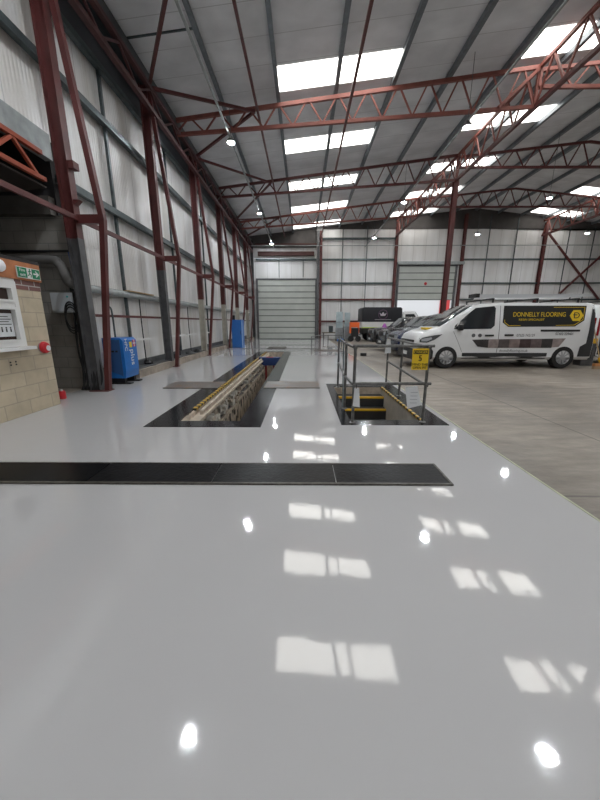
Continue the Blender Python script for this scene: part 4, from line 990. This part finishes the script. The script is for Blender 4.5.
def build_van(loc, rotz, label, S=1.03, group=None, rack=True):
    st = [(0., .62, .52, .74, .60), (.03, .86, .72, .86, .70), (.12, 1.00, .90, .92, .76), (.32, 1.10, .98, .965, .80), (.62, 1.20, 1.07, .975, .80), (.85, 1.35, 1.12, .975, .79),
          (1.60, 1.84, 1.15, .975, .79), (1.85, 1.92, 1.16, .975, .80), (2.4, 1.95, 1.18, .975, .82), (5.0, 1.95, 1.18, .975, .82), (5.18, 1.92, 1.17, .965, .80), (5.25, 1.80, 1.1, .95, .78)]
    t, drape, sy, body = vehicle('van', label, 'van', st, 5.25, .26, (.91, 4.41), .335, 0, WHITE,
        [[(1.07, 1.16), (1.10, 1.26), (1.5, 1.62), (1.70, 1.78), (2.22, 1.83), (2.27, 1.77), (2.26, 1.27), (2.16, 1.18)]], [(.70, 1.66, 'windscreen')], loc, rotz, group=group, arch=.42)
    # black plastics
    for sg in (-1, 1):
        drape('sill_trim', [(1.38, .47), (3.92, .47), (3.92, .29), (1.38, .29)], PLASTG, sides=(sg,))
        drape('rear_corner_trim', [(4.98, .36), (5.235, .36), (5.235, 1.80), (5.12, 1.87), (5.13, 1.3), (5.06, .78), (4.86, .66), (4.84, .36)], PLASTG, sides=(sg,))
        drape('sliding_rail', [(3.63, 1.155), (4.78, 1.155), (4.78, 1.10), (3.63, 1.10)], BLACK, sides=(sg,), eps=.014)
        drape('door_handle', [(2.0, 1.01), (2.25, 1.01), (2.25, .96), (2.0, .96)], BLACK, sides=(sg,), eps=.03)
        drape('door_handle', [(2.58, 1.02), (2.83, 1.02), (2.83, .97), (2.58, .97)], BLACK, sides=(sg,), eps=.03)
        drape('door_seam', [(2.40, .48), (2.415, .48), (2.415, 1.84), (2.40, 1.84)], GREYP, sides=(sg,), eps=.002)
        drape('door_seam', [(1.36, .50), (1.372, .50), (1.07, 1.10), (1.058, 1.10)], GREYP, sides=(sg,), eps=.002)
        drape('headlamp', [(.10, .90), (.10, .78), (.30, .77), (.52, .86), (.74, 1.02), (.50, .99), (.30, .95)], mat('headlamp_dark', (.06, .065, .07), .08, spec=.9), sides=(sg,), eps=.014)
        drape('headlamp_lens', [(.14, .88), (.14, .81), (.30, .81), (.44, .88), (.42, .93), (.28, .91)], LAMPG, sides=(sg,), eps=.02)
        drape('front_bumper_side', [(.02, .27), (.50, .27), (.50, .52), (.42, .62), (.12, .62), (.03, .60)], PLASTG, sides=(sg,), eps=.022)
        mir = t.part('mirror', MB().box(1.16, 1.28, sg * .96 if sg > 0 else -1.12, 1.12 if sg > 0 else sg * .96, 1.13, 1.30), BLACK, bevel=.03)
    t.part('front_bumper', MB().box(-.05, .25, -.82, .82, .24, .58), PLASTG, bevel=.04)
    t.part('grille', MB().box(-.01, .12, -.62, .62, .70, .84), BLACK, bevel=.02)
    t.part('number_plate', MB().box(-.065, -.045, -.26, .26, .36, .47), WHITEP)
    t.part('bonnet_badge', MB().prism([(.42, -.45), (.62, -.45), (.66, .1), (.46, .1)], 'Z', 1.145, 1.205), YELD, label='yellow lettering strip on the bonnet')
    t.part('rear_bumper', MB().box(5.16, 5.31, -.92, .92, .30, .60), PLASTG, bevel=.02)
    for sg in (-1, 1): t.part('tail_lamp', MB().box(5.22, 5.265, sg * .85 - .04, sg * .85 + .04, .95, 1.5), mat('tail_lamp_red', (.25, .01, .015), .2))
    van_decals(t, drape, sy, S)
    for x in (2.2, 3.5, 4.7): t.part('roof_bar', MB().box(x - .03, x + .03, -.80, .80, 2.02, 2.06).box(x - .02, x + .02, -.80, -.76, 1.93, 2.03).box(x - .02, x + .02, .76, .80, 1.93, 2.03), BLACK)
    t.r.scale = (S, S, S)
    return t
def ladder(x0, x1, y, z, S, label):
    t = Thing('roof_ladder', label, 'ladder', ((x0 + x1) / 2, y, z))
    m = mat('ladder_aluminium', (.60, .62, .64), .4, metal=.3)
    for dy in (-.19, .19):
        t.part('stile', MB().bar((x0, y + dy, z), (x1, y + dy, z + .02), .03, .08), m)
    k = x0 + .1
    while k < x1 - .05:
        t.part('rung', MB().tube((k, y - .19, z + .005), (k, y + .19, z + .005), .015, 8), m); k += .27
    t.part('end_cap', MB().box(x0 - .12, x0, y - .22, y + .22, z - .05, z + .06), BLACK)
VY = 11.05
build_van((3.52, VY, 0), 0., 'white panel van with black side panel and yellow lettering, ladder on roof', group='white lettered vans')
ladder(5.35, 8.75, VY - .62, 2.19, 1, 'long silver ladder lying on the near side of the white van roof')
t = Thing('pipe_carrier', 'white pipe tube carried on the far side of the white van roof', 'tube', (7.15, VY + .05, 2.15))
t.part('tube', MB().tube((5.6, VY + .05, 2.21), (8.7, VY + .05, 2.21), .075, 14), WHITEP)
for x in (5.56, 8.7): t.part('cap', MB().tube((x, VY + .05, 2.21), (x + .04, VY + .05, 2.21), .085, 14), BLACK)
build_van((9.68 + 5.41, VY + .65, 0), R(180), 'second white panel van, only its rear edge showing at the right', group='white lettered vans')

def car_details(t, drape, st, zg, w, m):
    t.part('grille', MB().box(-.03, .06, -w * .45, w * .45, zg - .12, zg + .10), BLACK, bevel=.02)
    t.part('front_bumper', MB().box(-.05, .15, -w * .85, w * .85, .28, .52), PLASTG, bevel=.03)
    t.part('number_plate', MB().box(-.065, -.045, -.26, .26, .40, .50), WHITEP)
    for sg in (-1, 1):
        y = sg * w * .68
        t.part('headlamp', MB().box(-.02, .14, y - .13, y + .13, zg - .07, zg + .10), LAMPG, bevel=.02)
        t.part('mirror', MB().box(1.45, 1.6, min(sg * w * .98, sg * (w + .18)), max(sg * w * .98, sg * (w + .18)), 1.05, 1.22), BLACK, bevel=.03)
# navy van
st = [(0., .66, .55, .72, .58), (.05, .92, .76, .86, .70), (.2, 1.02, .90, .92, .76), (.8, 1.14, 1.02, .95, .80), (1.0, 1.2, 1.05, .95, .78), (1.75, 1.70, 1.12, .95, .76), (2.05, 1.78, 1.12, .95, .78), (4.6, 1.80, 1.12, .95, .80), (4.9, 1.7, 1.1, .93, .76)]
t, drape, sy, body = vehicle('car', 'navy blue people carrier parked directly behind the white van', 'car', st, 4.9, .25, (.9, 3.9), .34, 0, NAVY,
    [[(1.25, 1.13), (1.75, 1.56), (2.3, 1.66), (2.35, 1.16)], [(2.45, 1.16), (2.45, 1.67), (3.4, 1.68), (3.4, 1.16)], [(3.5, 1.16), (3.5, 1.68), (4.4, 1.66), (4.5, 1.18)]], [(1.03, 1.74, 'windscreen')], (3.85, 14.25, 0))
car_details(t, drape, st, .78, .92, NAVY)
# two dark off-road cars
st2 = [(0., .78, .6, .80, .66), (.05, 1.02, .85, .90, .74), (.15, 1.08, .96, .93, .78), (1.1, 1.14, 1.04, .93, .80), (1.3, 1.2, 1.06, .93, .76), (1.8, 1.66, 1.08, .93, .70), (2.0, 1.72, 1.08, .93, .72), (4.2, 1.74, 1.08, .93, .74), (4.45, 1.6, 1.06, .92, .74), (4.55, 1.0, .9, .9, .76)]
wins = [[(1.55, 1.10), (1.9, 1.56), (2.45, 1.60), (2.5, 1.12)], [(2.6, 1.12), (2.6, 1.60), (3.45, 1.62), (3.45, 1.12)], [(3.55, 1.12), (3.55, 1.62), (4.2, 1.60), (4.3, 1.14)]]
for (x, y, m, l) in ((4.0, 16.75, DKCAR, 'charcoal off-road car parked between the navy car and black off-road car'), (4.1, 19.9, BLKCAR, 'black off-road car, farthest of the dark cars, parked before the lorry')):
    t, drape, sy, body = vehicle('car', l, 'car', st2, 4.6, .32, (.85, 3.6), .38, 0, m, wins, [(1.32, 1.78, 'windscreen')], (x, y, 0), arch=.46)
    car_details(t, drape, st2, .86, .90, m)
single('purple_tag', MB().lathe([(0, 0), (.16, 0), (.05, .22), (0, .24)], (4.85, 19.6, 1.13)), PURPLE, 'small purple cone on the bonnet of the black off-road car', 'cone')

# lorry with black box body
def lorry():
    t = Thing('lorry', 'small lorry with black canopy body, crown emblem and white lower side', 'lorry', (4.4, 25.6, 0), local=True)
    t.part('box_body', MB().prism([(0, 1.45), (0, 2.40), (.12, 2.50), (2.85, 2.50), (2.95, 2.40), (2.95, 1.45)], 'Y', -.95, .95), mat('black_canopy', (.012, .013, .018), .5), bevel=.02)
    t.part('lower_side', MB().box(0, 2.95, -.93, .93, 1.02, 1.45), WHITEP)
    t.part('stripe', MB().box(0, 1.4, -.945, -.93, 1.0, 1.06), LIME, label='lime reflective stripe')
    t.part('chassis', MB().box(.1, 4.4, -.5, .5, .50, .9), BLACK)
    t.part('underrun', MB().box(.05, 2.9, -.92, .92, .62, 1.0), BLACK)
    # crown emblem
    cm = mat('crown_silver', (.6, .55, .6), .4)
    t.part('crown_emblem', MB().prism([(1.38, 1.88), (1.70, 1.88), (1.80, 2.10), (1.66, 2.0), (1.54, 2.16), (1.42, 2.0), (1.28, 2.10)], 'Y', -.962, -.95), cm)
    rg = MB()
    for k in range(24):
        a, b_ = 2 * math.pi * k / 24, 2 * math.pi * (k + 1) / 24
        rg.bar((1.54 + .33 * math.cos(a), -.955, 1.98 + .33 * math.sin(a)), (1.54 + .33 * math.cos(b_), -.955, 1.98 + .33 * math.sin(b_)), .02, .01, up=(0, 1, 0))
    t.part('emblem_ring', rg, mat('emblem_ring', (.25, .1, .22), .5))
    t.part('lettering_line', MB().box(.95, 2.15, -.956, -.95, 1.60, 1.625), cm)
    cab = t.part('cab', MB().prism([(3.0, .55), (3.0, 2.05), (3.2, 2.2), (3.9, 2.2), (4.45, 1.45), (5.0, 1.25), (5.1, .9), (5.1, .55)], 'Y', -.92, .92), WHITE, bevel=.03)
    t.part('side_window', MB().prism([(3.2, 1.4), (3.2, 2.0), (3.85, 2.02), (4.25, 1.42)], 'Y', -.935, -.92), GLASS, cab)
    t.part('windscreen', MB().add([(3.96, -.8, 2.15), (4.46, -.8, 1.47), (4.46, .8, 1.47), (3.96, .8, 2.15), (3.98, -.8, 2.17), (4.48, -.8, 1.49), (4.48, .8, 1.49), (3.98, .8, 2.17)], [(0, 1, 2, 3), (4, 5, 6, 7), (0, 1, 5, 4), (3, 2, 6, 7), (0, 3, 7, 4), (1, 2, 6, 5)]), GLASSC, cab)
    for x in (.8, 4.2):
        for sg in (-1, 1):
            w_ = t.part('wheel', MB().lathe([(.24, 0), (.38, 0), (.40, .04 * sg), (.40, .22 * sg), (.38, .25 * sg), (.24, .25 * sg)], (x, sg * .68, .40), 'Y', 24), BLACK)
            t.part('rim', MB().lathe([(0, .2 * sg), (.22, .21 * sg), (.25, .24 * sg), (.25, .05 * sg)], (x, sg * .68, .40), 'Y', 16), ALLOY, w_)
lorry()
# orange machine and wrapped stacks
t = Thing('engine_crane', 'bright orange workshop machine on black wheels left of the lorry', 'machine', (3.86, 24.75, 0), local=True)
t.part('frame', MB().box(-.35, -.25, -.2, .2, .6, 1.35).box(.25, .35, -.2, .2, .6, 1.35).box(-.35, .35, -.22, .22, 1.05, 1.42), HIVIS, bevel=.02)
t.part('engine_block', MB().box(-.2, .3, -.25, .25, .35, 1.0), BLACK, bevel=.03)
for x in (-.25, .28): t.part('wheel', MB().lathe([(0, -.05), (.2, -.05), (.22, 0), (.2, .05), (0, .05)], (x, -.2, .22), 'Y', 18), BLACK)
t.part('lamp', MB().lathe([(0, 0), (.09, 0), (.07, -.05), (0, -.06)], (.38, -.28, .55), 'Y', 12), CHROME)
WRAP = mat('pale_blue_film', (.45, .55, .58), .25, var=.25, vscale=3)
for k, (x, w, z0_, z1_, m, l) in enumerate(((3.0, .5, 1.0, 2.2, WRAP, 'tall pale blue wrapped panel standing on the left grey crate'), (3.62, .4, 1.1, 2.15, WRAP, 'narrow pale blue wrapped panel beside the orange machine'))):
    t = Thing('wrapped_panel', l, 'panel', (x - .15, 25.9, z0_), local=True, group='pale wrapped panels')
    t.part('panel', MB().box(-w / 2, w / 2, -.12, .12, 0, z1_ - z0_), m, bevel=.02)
    t.part('strap', MB().box(-w / 2 - .01, w / 2 + .01, -.13, .13, .4, .44), GALVL)
for x, zt, l in ((3.0, 1.0, 'grey crate under the tall wrapped panel'), (3.6, 1.1, 'grey crate under the narrow wrapped panel')):
    t = Thing('crate', l, 'crate', (x - .15, 25.9, 0), local=True, group='grey crates by the gable wall')
    t.part('body', MB().box(-.27, .27, -.3, .3, .1, zt - .001), mat('grey_crate', (.30, .32, .33), .6, var=.3))
    t.part('foot', MB().box(-.27, -.17, -.3, .3, 0, .1).box(.17, .27, -.3, .3, 0, .1), BLACK)
lump('blue_bag', 'small blue bag on the floor before the grey crates', 'bag', 2.85, 24.8, 0, .26, BLUE)
# broom at right
t = Thing('broom', 'wooden broom with yellow collar leaning behind the van', 'broom', (9.18, 9.95, 0), local=True)
t.part('handle', MB().tube((.0, 0, .18), (-.22, .35, 1.5), .017), WOOD)
t.part('head', MB().box(-.2, .2, -.05, .05, .09, .17), mat('orange_wood', (.5, .22, .08), .6), bevel=.008)
t.part('bristles', MB().box(-.2, .2, -.045, .045, 0, .09), mat('bristle', (.35, .25, .16), .9))
t.part('collar', MB().tube((-.005, .01, .2), (-.03, .05, .35), .035), YEL)
t = Thing('yellow_box', 'yellow box standing near the second van rear', 'box', (9.45, 10.9, .75), local=True)
t.part('body', MB().box(-.2, .2, -.15, .15, -.75, -.02), GREYP); t.part('lid', MB().box(-.21, .21, -.16, .16, -.02, .14), YEL)

# ------------------------------------------------------------------ light and camera
w = bpy.data.worlds.new('World'); bpy.context.scene.world = w; w.use_nodes = True
bg = w.node_tree.nodes['Background']
skyt = w.node_tree.nodes.new('ShaderNodeTexSky'); skyt.sky_type = 'HOSEK_WILKIE'; skyt.turbidity = 8; skyt.sun_direction = (0, -.3, .95)
hs = w.node_tree.nodes.new('ShaderNodeHueSaturation'); hs.inputs['Saturation'].default_value = .25
w.node_tree.links.new(skyt.outputs[0], hs.inputs['Color']); w.node_tree.links.new(hs.outputs[0], bg.inputs[0]); bg.inputs[1].default_value = 7.0

cam = bpy.data.cameras.new('camera'); co = bpy.data.objects.new('camera', cam); C.objects.link(co)
cam.sensor_fit = 'VERTICAL'; cam.sensor_height = 36.; cam.lens = 36. * 320 / 800; cam.clip_start = .05; cam.clip_end = 400
co.location = (0, 0, H); co.rotation_euler = (R(90 - 13.61), 0, R(.53))
sc = bpy.context.scene; sc.camera = co
sc.view_settings.view_transform = 'Standard'; sc.view_settings.look = 'None'; sc.view_settings.gamma = 1.; sc.view_settings.exposure = .08
sc.view_settings.use_curve_mapping = False
